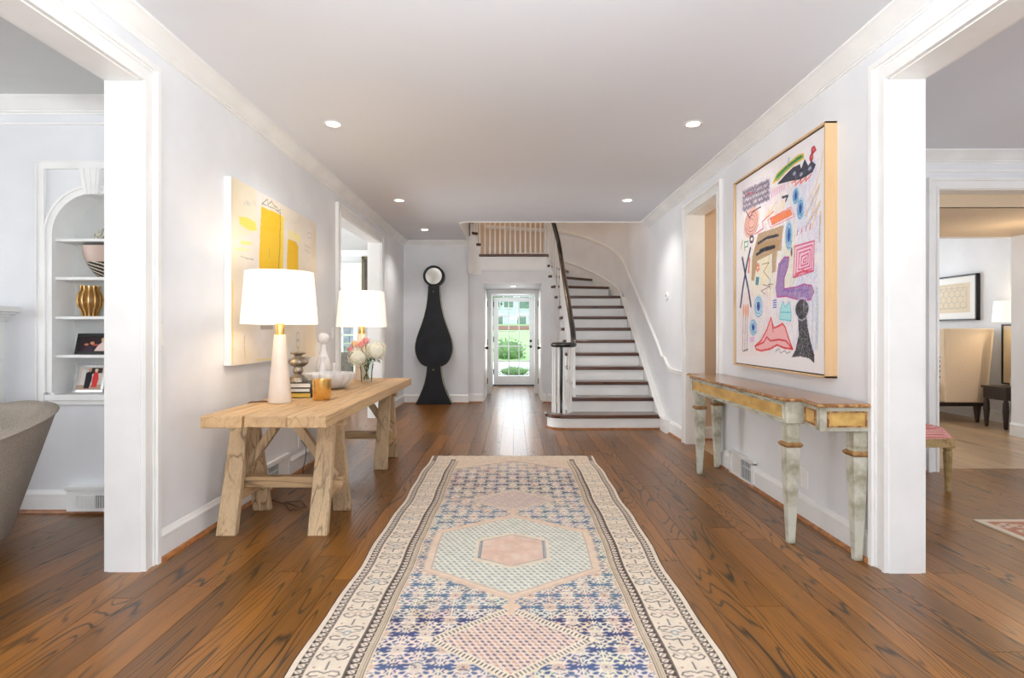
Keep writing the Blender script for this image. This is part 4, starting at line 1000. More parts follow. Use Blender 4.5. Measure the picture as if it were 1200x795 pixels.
# flames at right
for (a, b, c) in (((460,590),(548,400),(500,600)),((470,640),(552,500),(500,660)),((540,740),(553,560),(552,640))): g.line([A(*a),A(*b),A(*c)], .007, (232,180,84)); g.line([A(a[0]+8,a[1]),A(b[0]-5,b[1]+25)], .006, (140,170,210))
# pink round face with black check
p = A(150,625); g.ell(*p, .135, .105, (232,170,150), .9, rot=.35); scrib(g, p[0], p[1], .135, .10, (150,96,100), .007, 3, .8)
g.line([A(120,560),A(140,600),A(160,560),A(205,535)], .010, (60,50,60)); 
# orange lozenge
g.poly([A(258,600),A(375,548),A(388,580),A(270,640)], (236,122,66), 1, (230,110,90), .006); g.line([A(245,610),A(380,535),A(400,590),A(262,655),A(245,610)], .006, (224,110,120))
g.line([A(170,695),A(220,660),A(215,620),A(280,560)], .009, (214,70,70)); g.line([A(230,600),A(260,560),A(300,500)], .009, (236,196,90)); g.line([A(330,480),A(362,470),A(350,500)], .016, (40,40,60))
# brown forehead with black stripes
br = [A(165,790),A(190,690),A(250,670),A(340,640),A(330,700),A(325,790)]; g.poly(br, (172,140,104), .95)
g.poly([B(145,210),B(150,80),B(165,20),B(180,0),B(310,-20),B(290,60),B(282,160),B(262,170),B(262,60),B(180,100),B(160,215)], (176,144,106), .95)
g.line([A(190,748),A(240,715),A(305,700)], .020, (36,38,52)); g.line([B(175,65),B(215,40),B(275,22)], .022, (36,38,52)); g.line([A(200,790),A(240,775),A(285,765)], .022, (36,38,52))
# ring, green figure, crossed black sticks
scrib(g, *A(152,722), .030, .024, (60,50,80), .014, 2, 1, False); g.line([A(112,790),A(110,740),A(130,735),A(128,765),A(112,770)], .010, (60,150,90)); g.line([A(100,730),A(88,780)], .008, (190,110,80))
g.line([B(140,30),B(118,130),B(98,250),B(84,360)], .026, (44,50,84)); g.line([B(95,85),B(112,180),B(130,270),B(143,355)], .026, (44,50,84))
g.line([B(135,90),B(130,165)], .020, (220,80,80)); scrib(g, *B(182,135), .034, .034, (214,90,60), .008, 2); 
g.poly([B(172,190),B(190,192),B(185,238),B(168,236)], (60,130,150)); g.line([B(205,120),B(245,110),B(215,160),B(245,200)], .006, (150,120,80)); g.line([B(210,235),B(250,245),B(200,270),B(225,290)], .006, (150,110,90)); g.line([B(252,200),B(252,260)], .007, (120,120,110)); g.line([B(240,235),B(266,232)], .007, (120,120,110))
# violet boot shape
g.poly([B(300,120),B(330,80),B(358,80),B(350,140),B(330,200),B(330,258),B(400,248),B(440,232),B(485,240),B(498,275),B(480,320),B(430,325),B(340,300),B(290,305),B(283,250)], (146,112,170), .95, (176,60,140), .009)
for i in range(10): g.line([B(320+i*16,270+random.randint(-6,10)),B(345+i*15,262+random.randint(-6,10))], .010, (122,96,170), .7)
g.line([B(300,180),B(310,120),B(335,100)], .008, (110,100,160)); g.ell(*B(372,50), .012, .03, (90,60,70), .9)
# pink square spiral
for i, k in enumerate((1,.78,.56,.34,.14)):
    c = B(448,95); pts = [B(448-58*k,95-88*k+12),B(448+52*k,95-108*k),B(448+48*k,95+62*k),B(448-66*k,95+100*k),B(448-58*k,95-88*k+12)]
    if i == 0: g.poly(pts[:-1], (240,196,214), .9)
    g.line(pts, .009, (206,66,110))
for i in range(4): g.line([A(415+i*25,700-i*12),A(420+i*25,670-i*12)], .008, (196,50,70))
g.line([B(380,195),B(430,165),B(490,155)], .008, (214,60,80)); g.line([B(390,180),B(440,150)], .006, (214,60,80))
# blue eyes lower left, matchsticks
for (x, y, rx, ry) in ((185,355,.075,.085),(156,475,.070,.062)):
    p = B(x,y); g.ell(*p, rx, ry, (196,220,232), .9); scrib(g, p[0], p[1], rx, ry, (96,160,196), .009, 3); g.ell(*p, rx*.35, ry*.4, (40,70,170)); g.ell(*p, rx*.15, ry*.15, (20,30,90))
for x in (100,112,124): g.line([B(x,400),B(x-4,610)], .009, (150,130,130)); g.ell(*B(x+2,380), .018, .05, (226,150,120), .8)
g.line([B(100,610),B(125,600)], .01, (90,90,90)); g.poly([B(138,530),B(160,528),B(160,558),B(138,560)], (226,180,220))
for i in range(4): g.line([B(268,325+i*13),B(286,322+i*13)], .008, (50,80,170))
# aqua crown
g.poly([B(305,430),B(308,375),B(325,330),B(335,362),B(352,340),B(360,330),B(368,375),B(370,440)], (160,222,226), .95, (90,190,204), .007); g.line([B(308,390),B(368,392)], .007, (90,190,204))
# red lips
g.poly([B(166,582),B(200,550),B(232,490),B(256,422),B(272,480),B(300,468),B(320,455),B(336,475),B(352,530),B(378,598),B(330,592),B(290,575),B(250,598),B(200,608),B(172,600)], (240,170,170), .95, (214,50,56), .013)
g.line([B(166,582),B(215,560),B(232,530),B(252,552),B(300,545),B(340,552),B(378,598)], .012, (206,44,52)); g.line([B(262,450),B(268,500)], .010, (190,50,60))
# black speckled bottle figure
g.rough = .35
g.poly([B(408,410),B(458,412),B(462,470),B(480,560),B(500,630),B(500,678),B(470,650),B(420,640),B(372,645),B(395,600),B(412,520)], (34,32,38)); g.ell(*B(430,372), .080, .058, (34,32,38)); g.ell(*B(430,372), .088, .070, (200,206,220), .9, ring=.008)
for i in range(150):
    x = random.uniform(405,480); y = random.uniform(345,640); p = B(x,y); g.line([p,(p[0]+random.uniform(-.012,.012),p[1]+random.uniform(-.012,.012))], .005, (170,170,176), .7) if abs(x-440) < 20+max(0,(y-500))*.2 else None
g.rough = .5
g.line(jit([B(280,610),B(300,598),B(310,622),B(330,606),B(345,625),B(365,612)], .003), .005, (90,90,100))
for x0, c in ((516,(110,170,160)),(508,(170,190,220)),(487,(150,190,170))): g.line(jit([B(x0,250),B(x0+4,400),B(x0,600)], .006, 6), .008, c, .7)
for i in range(16): x = random.uniform(385,520); y = random.uniform(150,330); g.line([B(x,y),B(x-12,y+40)], .007, random.choice([(150,170,220),(190,180,220),(140,190,210)]), .6)
g.rough = .7
for _ in range(120):
    x, y = random.uniform(90,520), random.uniform(-340,640); c = random.choice([(206,190,220),(186,208,232),(236,206,196),(240,226,160),(200,212,190),(222,180,206)]) if y > 0 else random.choice([(214,200,226),(236,206,196),(196,214,236)])
    p = B(x,y)
    if .08 < p[0] < g.w-.06 and .08 < p[1] < g.h-.06: g.line([p,(p[0]+random.uniform(-.02,.03),p[1]+random.uniform(.02,.07))], .009, c, .45)
g.a += (rng.random(g.U.shape)-.5)[..., None]*.03
M['paper'] = vcol_mat('drawing on white canvas', .8)
grid_obj('canvas', g, lambda a, b: (np.full_like(a, XF+.014), yb_-a, z0_+b), M['paper'], pr, flip=False)
M['maple'] = wood('pale maple frame', (196,158,112), (222,188,144), axis='z', rings=2, rough=.45, tone=.1)
m = MB(); fw = .012
m.box(XF, W, ya_, ya_+fw, z0_, z1_); m.box(XF, W, yb_-fw, yb_, z0_, z1_); m.box(XF, W, ya_, yb_, z0_, z0_+fw); m.box(XF, W, ya_, yb_, z1_-fw, z1_)
seed_mesh(obj('frame', m, M['maple'], pr, bevel=.001))
m = MB(); m.box(XF+.0155, W-.002, ya_+.012, yb_-.012, z0_+.012, z1_-.012); obj('backing', m, M['black'], pr)

# ---- unframed yellow and cream canvas on the left wall
XC = -1.82
c0, c1 = 1.82*F/(602-271), 1.82*F/(602-370)
cz1, cz0 = Z(206.5, c0), Z(429, c0)
pl = thing('abstract_canvas', 'large unframed cream canvas with yellow blocks on the left wall behind the lamp', 'artwork', (-W, (c0+c1)/2, cz0))
g = Ras(c1-c0, cz1-cz0, .0055, .0055, (232,224,212)); g.rough = .3
def lp(px, py): Y = 1.82*F/(602-px); return (Y-c0, Z(py, Y)-cz0)
L_ = lambda x, y: lp(260+x*.1636, 200+y*.1636)
n1 = smooth_noise(g.U.shape, 40, 31); n2 = smooth_noise(g.U.shape, 12, 32)
g.a += ((n1-.5)*.10+(n2-.5)*.04)[..., None]*np.array((.5,.8,1.6))
g.poly([L_(75,30),L_(240,110),L_(260,430),L_(75,500)], (242,232,190), .45)
g.poly([L_(120,330),L_(180,335),L_(240,370),L_(250,430),L_(200,430),L_(130,385)], (248,226,80), .85); g.poly([L_(130,500),L_(210,510),L_(220,535),L_(140,530)], (248,232,110), .7); g.poly([L_(100,550),L_(200,565),L_(200,580),L_(105,570)], (248,236,140), .6)
g.line([L_(135,615),L_(180,630),L_(225,638)], .008, (150,140,120), .7)
g.poly([L_(282,255),L_(420,318),L_(425,1000),L_(262,1000),L_(268,600)], (240,190,14), 1); g.poly([L_(420,318),L_(442,335),L_(440,560),L_(435,1000),L_(420,1000)], (244,206,50), .95)
g.poly([L_(290,420),L_(400,450),L_(395,640),L_(290,650)], (240,200,60), .6); g.line(jit([L_(418,290),L_(415,500),L_(408,720)], .006, 5), .010, (120,120,70), .8); g.line([L_(340,560),L_(338,620)], .01, (190,150,40), .6)
g.line([L_(285,240),L_(325,205),L_(330,245),L_(355,220),L_(375,255),L_(395,265),L_(400,290),L_(420,280)], .007, (110,110,100), .9); g.line([L_(290,238),L_(380,275),L_(420,310)], .006, (120,120,100), .9)
g.poly([L_(470,425),L_(560,460),L_(570,520),L_(480,480)], (244,226,140), .7); g.poly([L_(472,490),L_(530,510),L_(548,545),L_(545,1000),L_(460,1000),L_(465,650)], (236,184,10), 1)
for (x, y) in ((625,465),(605,555),(620,570)): g.line([L_(x-12,y-22),L_(x+14,y-14),L_(x+14,y+22),L_(x-12,y+16),L_(x-12,y-22)], .005, (150,146,142), .6)
for i in range(14): x = random.uniform(150,240); g.line([L_(x,220+random.uniform(-10,10)),L_(x+12,250+random.uniform(-10,10))], .005, (190,186,180), .6)
for i in range(6): x = random.uniform(480,545); g.line([L_(x,360),L_(x+12,384)], .005, (190,186,180), .6)
for (px, py) in ((349,395),(349,403)):
    scrib(g, *lp(px, py), .035, .04, (150,140,130), .006, 1, .7, False)
g.line([lp(349,390),lp(349,418)], .005, (160,150,136), .7); g.line(jit([lp(287,392),lp(286,402),lp(287,420)], .006), .008, (170,158,130), .8)
g.line([lp(306,384),lp(319,384)], .03, (170,160,148), .8); g.line(jit([lp(330,385),lp(331,418)], .006, 6), .006, (214,180,110), .6); g.line(jit([lp(272,330),lp(272.5,425)], .004, 6), .02, (236,196,110), .7)
g.line([lp(300,422),lp(330,420)], .012, (240,220,130), .8)
g.a *= np.array((1,.995,.985))
grid_obj('painted_face', g, lambda a, b: (np.full_like(a, XC+.0005), c0+a, cz0+b), M['paper'], pl)
m = MB(); m.box(-W+.001, XC, c0, c1, cz0, cz1); obj('canvas_edge', m, M['trim'], pl, bevel=.003)
# ---------------------------------------------------------------- rustic table on two sawhorse trestles
M['oldy'] = wood('weathered tan wood along the table', (118,78,44), (214,178,132), 'y', 4, .6, wide=8, tone=.22, ls=.28, fine=.8)
M['oldx'] = wood('weathered tan wood across', (96,68,42), (202,170,128), 'x', 4, .65, wide=8, tone=.2, ls=.4, fine=.9)
M['oldz'] = wood('weathered tan wood upright', (92,66,42), (204,176,138), 'z', 4, .65, wide=9, tone=.25, bump=.5, ls=.45, fine=1.0)
TY0, TY1, TX0, TX1, TZ = 2.97, 5.45, -1.68, -1.0, .755
tb = thing('console_trestle_table', 'long weathered wood table on two sawhorse trestles along the left wall', 'table', ((TX0+TX1)/2, (TY0+TY1)/2, 0))
cuts = [TX0, -1.455, -1.215, TX1]
for i in range(3):
    m = MB(); dz = random.uniform(-.002,.002); e = .003; dy = (0,.012,-.004)[i]
    x0, x1 = cuts[i]+e, cuts[i+1]-e; n = 10; lo = []; 
    for j in range(n):
        ya, yb = TY0+dy+(TY1-TY0)*j/n, TY0+dy+(TY1-TY0)*(j+1)/n
    m.box(x0, x1, TY0+dy, TY1+dy*.5, TZ-.066+dz, TZ+dz)
    seed_mesh(obj('table_board', m, M['oldy'], tb, bevel=.006, seg=2))
def trestle(yc, half, xl, xr):
    tr = bpy.data.objects.new('trestle', None); link(tr, tb, ((xl+xr)/2, yc, 0))
    zt = TZ-.068
    m = MB(); m.box(xl-.07, xr+.09, yc-.035, yc+.035, zt-.075, zt-.0); seed_mesh(obj('cross_beam', m, M['oldx'], tr, bevel=.004))
    for x in (xl, xr):
        for s in (-1, 1):
            # each leg a slanted board, wider than thick
            w0, w1 = .102, .116; d = .048; yb = yc+s*half; yt = yc+s*.052
            m = MB(); 
            m.hexa([(x-w1/2,yb-d/2,0),(x+w1/2,yb-d/2,0),(x+w1/2,yb+d/2,0),(x-w1/2,yb+d/2,0)], [(x-w0/2,yt-d/2,zt-.004),(x+w0/2,yt-d/2,zt-.004),(x+w0/2,yt+d/2,zt-.004),(x-w0/2,yt+d/2,zt-.004)])
            seed_mesh(obj('leg', m, M['oldz'], tr, bevel=.005))
        k = half*.72
        m = MB(); m.box(x-.022, x+.022, yc-.165, yc+.165, .165, .235); seed_mesh(obj('side_stretcher', m, M['oldy'], tr, bevel=.004))
    m = MB(); m.box(xl-.05, xr+.065, yc-.03, yc+.03, .195, .262) if 0 else m.box(xl-.03, xr+.085, yc-.05, yc+.01, .228, .296); seed_mesh(obj('stretcher', m, M['oldx'], tr, bevel=.004))
    xm = (xl+xr)/2
    for x, s in ((xl,-1),(xr,1)):
        m = MB(); m.beam((xm+s*.065, yc-.02, zt-.07), (x+s*.03, yc-.02, .285), .05, .05, up=(0,1,0)); seed_mesh(obj('brace', m, M['oldz'], tr, bevel=.004))
trestle(3.53, .235, -1.70, -1.16)
trestle(5.12, .235, -1.68, -1.17)

# ---------------------------------------------------------------- table lamps
M['shade'] = None
def shade_mat():
    m_ = bpy.data.materials.new('linen lamp shade, lit'); m_.use_nodes = True; n = m_.node_tree; p = n.nodes['Principled BSDF']
    p.inputs['Base Color'].default_value = s2l((250,246,238))+(1,); p.inputs['Roughness'].default_value = .8
    p.inputs['Emission Color'].default_value = s2l((255,240,220))+(1,); p.inputs['Emission Strength'].default_value = .42
    w_ = n.nodes.new('ShaderNodeTexNoise'); w_.inputs['Scale'].default_value = 300; c = n.nodes.new('ShaderNodeTexCoord'); n.links.new(c.outputs['Object'], w_.inputs['Vector'])
    b = n.nodes.new('ShaderNodeBump'); b.inputs['Strength'].default_value = .1; b.inputs['Distance'].default_value = .001; n.links.new(w_.outputs[0], b.inputs['Height']); n.links.new(b.outputs[0], p.inputs['Normal'])
    return m_
M['shade'] = shade_mat()
M['alab'] = pm('ivory ceramic lamp base', (240,228,214), (232,218,202), rough=.35, scale=8, coat=.3)
def lamp(x, y, z0, label, hb=.43, r0=.072, r1=.036, sr0=.232, sr1=.205, sh=.33, zs=.50, p=2.4):
    t = thing('table_lamp', label, 'lamp', (x, y, z0))
    m = MB(); m.lathe([(r0*.97,0),(r0,.006),(r1,hb)], (x,y,z0), 32); obj('base', m, M['alab'], t, smooth=35)
    m = MB(); m.lathe([(r1*.98,hb),(r1*.8,hb+.005),(r1*.78,hb+.075),(.012,hb+.08),(.010,zs+sh-.02)], (x,y,z0), 24); obj('brass_neck', m, M['brass'], t, smooth=35)
    m = MB(); 
    m.lathe([(sr0,0),(sr1,sh),(sr1-.004,sh),(sr0-.004,0),(sr0,0)], (x,y,z0+zs), 48, cap=False); obj('lamp_shade', m, M['shade'], t, smooth=35)
    m = MB()
    for a in range(3): m.tube([(x,y,z0+zs+sh-.03),(x+(sr1-.004)*math.cos(a*2.09),y+(sr1-.004)*math.sin(a*2.09),z0+zs+sh-.01)], .002, 6)
    obj('shade_spider', m, M['brass'], t)
    m = MB(); m.lathe([(.0,0),(.016,.01),(.028,.04),(.024,.065),(.0,.08)], (x,y,z0+zs+.06), 16); obj('bulb', m, M['lamp_glow'], t, smooth=60)
    point('lamp_bulb_light', (x, y, z0+zs+.20), p, (1,.78,.52), .05)
    return t
lx, ly = X(328,3.55), 3.55
lamp(lx, ly, TZ, 'white tapered lamp with a drum shade at the near end of the wooden table')
l2x, l2y = X(424,5.24), 5.24
lamp(l2x, l2y, TZ, 'white tapered lamp with a drum shade behind the flower vase', r0=.068)
M['cord'] = pm('brown cord', (92,62,40), rough=.5)
t = obj('lamp_cord', MB().tube([(lx-.06,ly-.02,TZ+.005),(-1.60,3.56,TZ+.006),(-1.66,3.5,TZ+.007),(-1.70,3.5,TZ-.02),(-1.75,3.52,.55),(-1.80,3.7,.25),(-1.80,4.0,.06),(-1.72,3.95,.008),(-1.58,3.85,.008),(-1.50,3.72,.008),(-1.42,3.80,.008),(-1.50,3.92,.012),(-1.60,3.88,.014),(-1.46,3.78,.013)], .0045, 6), M['cord'], smooth=60); tag(t, 'brown lamp cord running over the table edge and coiled on the floor beneath', 'cord')
t = obj('power_cord', MB().tube([(-1.855,4.85,.26),(-1.81,4.85,.20),(-1.80,4.80,.10),(-1.80,4.74,.03),(-1.74,4.6,.008),(-1.66,4.3,.008),(-1.66,4.1,.008)], .004, 6), M['black'], smooth=60); tag(t, 'thin dark cord hanging from the left wall outlet to the floor', 'cord')

# ---------------------------------------------------------------- things on the wooden table
M['cover_black'] = pm('black book cloth', (28,28,30), rough=.6); M['cover_grey'] = pm('dark grey book cover', (74,72,66), (60,58,54), rough=.5)
M['pages'] = pm('white book pages', (240,238,230), (220,218,212), rough=.8, scale=3, stretch=(1,1,80)); M['pages_y'] = pm('yellow book pages', (226,190,84), (206,168,70), rough=.8, scale=3, stretch=(1,1,80))
by = 3.88; zb = TZ+.001; bx0, bx1 = -1.62, X(365.5,3.80)
for i, (h, pg, cv, lab, dx) in enumerate(((.036,'pages_y','cover_black','black book with yellowish page edges at the bottom of the stack',.0),(.030,'pages','cover_black','black book with white pages in the middle of the stack',.004),(.034,'pages','cover_grey','grey-topped book with white pages on top of the stack',.0))):
    t = thing('book', lab, 'book', ((bx0+bx1)/2, by, zb), 'books stacked under the candlestick'); x0, x1 = bx0+dx, bx1-dx; y0, y1 = by-.10, by+.10
    m = MB(); m.box(x0, x1, y0, y1, zb, zb+.004); m.box(x0, x1, y0, y1, zb+h-.004, zb+h); m.box(x1-.004, x1, y0, y1, zb+.003, zb+h-.003); obj('cover', m, M[cv], t, bevel=.001)
    m = MB(); m.box(x0+.006, x1-.005, y0+.005, y1-.005, zb+.004, zb+h-.004); obj('pages', m, M[pg], t)
    zb += h+.0006
M['silver'] = pm('worn gilt silver', (196,180,156), (134,126,116), rough=.4, metal=.75, scale=22, ramp=(.4,.6), bump=.3, bscale=40)
cx_, cy_ = X(349.5,3.86), 3.86
t = thing('candlestick', 'short turned silver-gilt candlestick standing on the stack of books', 'candlestick', (cx_, cy_, zb)); zz = zb
m = MB(); m.lathe([(.064,0),(.066,.008),(.060,.016),(.058,.024),(.050,.034),(.030,.046),(.022,.054)], (cx_,cy_,zz), 32, flute=.05, nf=8); obj('base', m, M['silver'], t, smooth=50)
m = MB(); m.lathe([(.022,.052),(.026,.060),(.034,.070),(.034,.085),(.028,.098),(.026,.104)], (cx_,cy_,zz), 24); obj('stem', m, M['silver'], t, smooth=50)
m = MB(); m.lathe([(.026,.102),(.044,.112),(.064,.128),(.066,.140),(.054,.154),(.036,.166),(.026,.172)], (cx_,cy_,zz), 32, flute=.08, nf=6); obj('bulb_knop', m, M['silver'], t, smooth=50)
m = MB(); m.lathe([(.024,.170),(.022,.180),(.034,.190),(.052,.196),(.054,.202),(.046,.206),(.022,.206)], (cx_,cy_,zz), 32, flute=.06, nf=8); obj('cup', m, M['silver'], t, smooth=50)
M['gold'] = pm('polished gold metal cup', (250,214,140), (236,190,110), rough=.2, metal=1, scale=10, bump=.2, bscale=25)
gx, gy = X(377,3.68), 3.68
t = thing('candle_cup', 'shiny gold cylindrical candle cup beside the books', 'candle', (gx, gy, TZ))
m = MB(); m.lathe([(.052,.002),(.056,.01),(.0625,.135),(.0595,.135),(.054,.012),(.0,.011)], (gx,gy,TZ), 36, cap=False); m.lathe([(.0,.002),(.052,.002)], (gx,gy,TZ), 36, cap=False); obj('cup', m, M['gold'], t, smooth=35)
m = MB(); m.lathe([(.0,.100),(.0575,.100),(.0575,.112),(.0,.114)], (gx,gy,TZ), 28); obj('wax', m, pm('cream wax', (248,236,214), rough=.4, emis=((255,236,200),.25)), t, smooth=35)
M['marble'] = pm('white veined marble', (240,238,236), (204,202,202), rough=.3, scale=5, detail=8, ramp=(.42,.72), coat=.3)
bxc, byc = X(387,4.42), 4.42
t = thing('marble_bowl', 'white scalloped marble bowl behind the gold cup', 'bowl', (bxc, byc, TZ))
m = MB(); m.lathe([(.05,.001),(.085,.003),(.135,.030),(.172,.075),(.190,.118),(.186,.125),(.178,.120),(.158,.078),(.12,.036),(.06,.016),(.0,.014)], (bxc,byc,TZ), 96, flute=.045, nf=16, cap=False); m.lathe([(.0,.001),(.05,.001)], (bxc,byc,TZ), 24, cap=False); obj('bowl', m, M['marble'], t, smooth=60)
M['milk'] = pm('milky white glass', (246,244,242), (238,236,234), rough=.22, coat=.5)
def bottle(px, Y, prof, label, name='bottle', ball=None):
    x = X(px, Y); t = thing(name, label, 'bottle', (x, Y, TZ)); m = MB(); m.lathe(prof, (x,Y,TZ), 32); obj('body', m, M['milk'], t, smooth=50)
    if ball: m = MB(); m.ico((x,Y,TZ+ball[0]), ball[1], 3); m.lathe([(.012,ball[0]-ball[1]-.02),(.012,ball[0]-ball[1]*.8)], (x,Y,TZ), 12); obj('ball_stopper', m, M['milk'], t, smooth=80)
    return t
bottle(379, 4.78, [(.060,0),(.063,.01),(.063,.17),(.056,.21),(.034,.26),(.024,.30),(.022,.345)], 'tall white bottle with a round ball stopper behind the marble bowl', ball=(.395,.050))
bottle(378, 4.62, [(.038,0),(.040,.01),(.036,.12),(.020,.19),(.016,.215),(.026,.235),(.026,.24)], 'shorter white flared-neck bottle directly behind the marble bowl')
bottle(391.5, 4.70, [(.032,0),(.034,.01),(.030,.08),(.014,.13),(.013,.15),(.022,.185),(.022,.19)], 'smallest white bottle right of the tall ball-stopper bottle')
# glass vase with flowers
vx, vy = X(429.5,5.0), 5.0
def glassm():
    m_ = bpy.data.materials.new('clear vase glass'); m_.use_nodes = True; n = m_.node_tree; n.nodes.clear()
    t_ = n.nodes.new('ShaderNodeBsdfTransparent'); t_.inputs[0].default_value = (.93,.96,.95,1); g_ = n.nodes.new('ShaderNodeBsdfGlossy'); g_.inputs['Roughness'].default_value = .03
    lw = n.nodes.new('ShaderNodeLayerWeight'); lw.inputs[0].default_value = .12; mx = n.nodes.new('ShaderNodeMixShader'); o = n.nodes.new('ShaderNodeOutputMaterial')
    n.links.new(lw.outputs['Fresnel'], mx.inputs[0]); n.links.new(t_.outputs[0], mx.inputs[1]); n.links.new(g_.outputs[0], mx.inputs[2]); n.links.new(mx.outputs[0], o.inputs[0]); return m_
M['vase'] = glassm()
t = thing('glass_vase', 'clear glass vase holding the pink and white flowers', 'vase', (vx, vy, TZ))
m = MB(); m.lathe([(.0,.001),(.046,.001),(.048,.02),(.052,.10),(.062,.165),(.060,.166),(.049,.10),(.044,.024),(.0,.022)], (vx,vy,TZ), 32, cap=False); obj('body', m, M['vase'], t, smooth=40)
M['stem'] = pm('green flower stem', (84,104,52), (58,74,36), rough=.5); M['leaf'] = pm('green leaf', (70,116,66), (44,84,52), rough=.5, scale=20)
M['hyd'] = pm('white hydrangea petals', (252,250,238), (240,240,218), rough=.7, scale=30); M['pinkp'] = pm('pink rose petals', (240,164,166), (246,196,190), rough=.6, scale=30); M['peachp'] = pm('cream peach rose petals', (248,224,190), (244,206,170), rough=.6, scale=30)
def stem_to(p, par): 
    m = MB(); a = random.uniform(0,6.28); m.tube([(vx+.025*math.cos(a),vy+.025*math.sin(a),TZ+.026),(vx-.02*math.cos(a),vy-.02*math.sin(a),TZ+.13),((vx*1+p[0])/2,(vy+p[1])/2,(TZ+.17+p[2])/2),(p[0],p[1],p[2])], .0035, 6); obj('stem', m, M['stem'], par, smooth=60)
def hydrangea(p, r, label):
    t = thing('hydrangea', label, 'flower', (vx, vy, TZ+.03), 'flowers in the glass vase'); m = MB(); n = 150
    m.ico(p, r*.78, 2)
    for i in range(n):
        z = 1-2*(i+.5)/n; a = i*2.39996; q_ = math.sqrt(1-z*z); d = Vector((q_*math.cos(a), q_*math.sin(a), z)); c = Vector(p)+d*r*random.uniform(.80,1.10)
        u = d.cross(Vector((0,0,1)) if abs(z) < .9 else Vector((1,0,0))).normalized(); v = d.cross(u); s = r*.15; ro = random.uniform(0,1.57)
        for k in range(4):
            an = ro+k*math.pi/2; e = u*math.cos(an)+v*math.sin(an); f = u*-math.sin(an)+v*math.cos(an)
            m.add([c, c+e*s*.6+f*s*.45+d*s*.18, c+e*s*1.1+d*s*.05, c+e*s*.6-f*s*.45+d*s*.18], [(0,1,2,3)])
    obj('flower_head', m, M['hyd'], t, recalc=False); stem_to(p, t)
def rose(p, r, mat, label):
    t = thing('rose', label, 'flower', (vx, vy, TZ+.03), 'flowers in the glass vase'); m = MB()
    for ring, (rr_, h, n) in enumerate(((.25,.9,3),(.5,.85,5),(.8,.65,6),(1.0,.4,7))):
        for k in range(n):
            a = k*2*math.pi/n+ring*.5; w_ = 3.4/n
            vs = []
            for s in (-1,-.33,.33,1):
                for q_ in (0,.5,1):
                    an = a+s*w_*.6; R_ = r*(rr_*(.35+.65*q_)); vs.append((p[0]+R_*math.cos(an), p[1]+R_*math.sin(an), p[2]-r*.6+r*1.4*h*q_*(1-.12*s*s)))
            m.add(vs, [(i*3+j, (i+1)*3+j, (i+1)*3+j+1, i*3+j+1) for i in range(3) for j in range(2)])
    m.ico((p[0],p[1],p[2]-r*.3), r*.5, 1)
    obj('flower_head', m, mat, t, smooth=60, recalc=False); stem_to((p[0],p[1],p[2]-r*.4), t)
def FP(px, py, dy=0): return (X(px,5.0+dy), 5.0+dy, Z(py,5.0+dy))
hydrangea(FP(419.5,419,-.05), .082, 'white hydrangea head at the lower left of the vase'); hydrangea(FP(441,410.5,-.02), .088, 'white hydrangea head at the right of the vase'); hydrangea(FP(431,413,.07), .06, 'small white hydrangea head at the back centre')
rose(FP(411,409.5,-.02), 0.042, M['pinkp'], 'deep pink rose at the far left of the bouquet'); rose(FP(423,404,-.06), 0.044, M['pinkp'], 'light pink rose at the centre top, lower one')
rose(FP(428.5,399.5,.0), 0.047, M['pinkp'], 'light pink rose at the very top of the bouquet'); rose(FP(416,403,.03), 0.047, M['peachp'], 'cream peach rose at the upper left'); rose(FP(448.5,407,.06), 0.036, M['pinkp'], 'coral pink rose at the right edge of the bouquet')
t = thing('leafy_sprig', 'green leafy sprigs hanging over the vase rim', 'leaves', (vx, vy, TZ+.1))
for i in range(14):
    a = random.uniform(0,6.28) if i > 4 else random.uniform(-1.4,.3); r = random.uniform(.07,.125); c = Vector((vx+r*math.cos(a), vy+r*math.sin(a)*.8, TZ+.19+random.uniform(-.02,.06))); d = Vector((math.cos(a),math.sin(a),-.5)).normalized(); u = d.cross(Vector((0,0,1))).normalized()
    b_ = Vector((vx+.03*math.cos(a), vy+.03*math.sin(a), TZ+.165))
    m = MB(); m.add([c-d*.03, c+u*.017+Vector((0,0,.006)), c+d*.035, c-u*.017+Vector((0,0,.006)), c-d*.03+Vector((0,0,-.002))], [(0,1,2),(0,2,3)]); m.tube([b_, c-d*.02], .0015, 5); obj('leaf', m, M['leaf'], t, recalc=False)

# ---------------------------------------------------------------- tall black clock-shaped figure
M['inky'] = pm('black painted wood', (30,31,38), (20,20,24), rough=.5, scale=5, bump=.15, bscale=80, spec=.3)
M['edge'] = pm('pale gilded edge', (206,196,160), rough=.5)
YF = 9.26
def cz(y): return Z(240+y*.3269, YF)
def cw(w_): return w_*.3269*YF/F/2
ccx = X(508.3, YF)
upper = [(290,40),(310,41),(340,46),(370,55),(400,69),(430,88),(455,107),(480,124),(500,132),(515,134),(530,131),(548,120),(562,105),(572,88),(580,60)]
lower = [(580,48),(600,52),(620,58),(640,67),(660,80),(680,96),(700,114),(718,133)]
ck = thing('pendulum_clock_case', 'tall black keyhole-shaped clock with round mirrored face against the far left wall', 'clock', (ccx, YF, 0))
def slab(name, rows, y0, y1, mat, grow=0):
    P = [(ccx+cw(w_)+grow, cz(y)) for y, w_ in rows]+[(ccx-cw(w_)-grow, cz(y)) for y, w_ in rows[::-1]]
    P = [(x, max(z, 0.001)) for x, z in P]; m = MB(); m.prism(P, y0, y1, 'y'); return obj(name, m, mat, ck, smooth=30)
slab('upper_body', upper, YF, YF+.15, M['inky']); slab('lower_body', lower, YF, YF+.15, M['inky'])
slab('upper_edge', upper, YF+.012, YF+.02, M['edge'], .009); slab('lower_edge', lower, YF+.012, YF+.02, M['edge'], .009)
fz = cz(256)
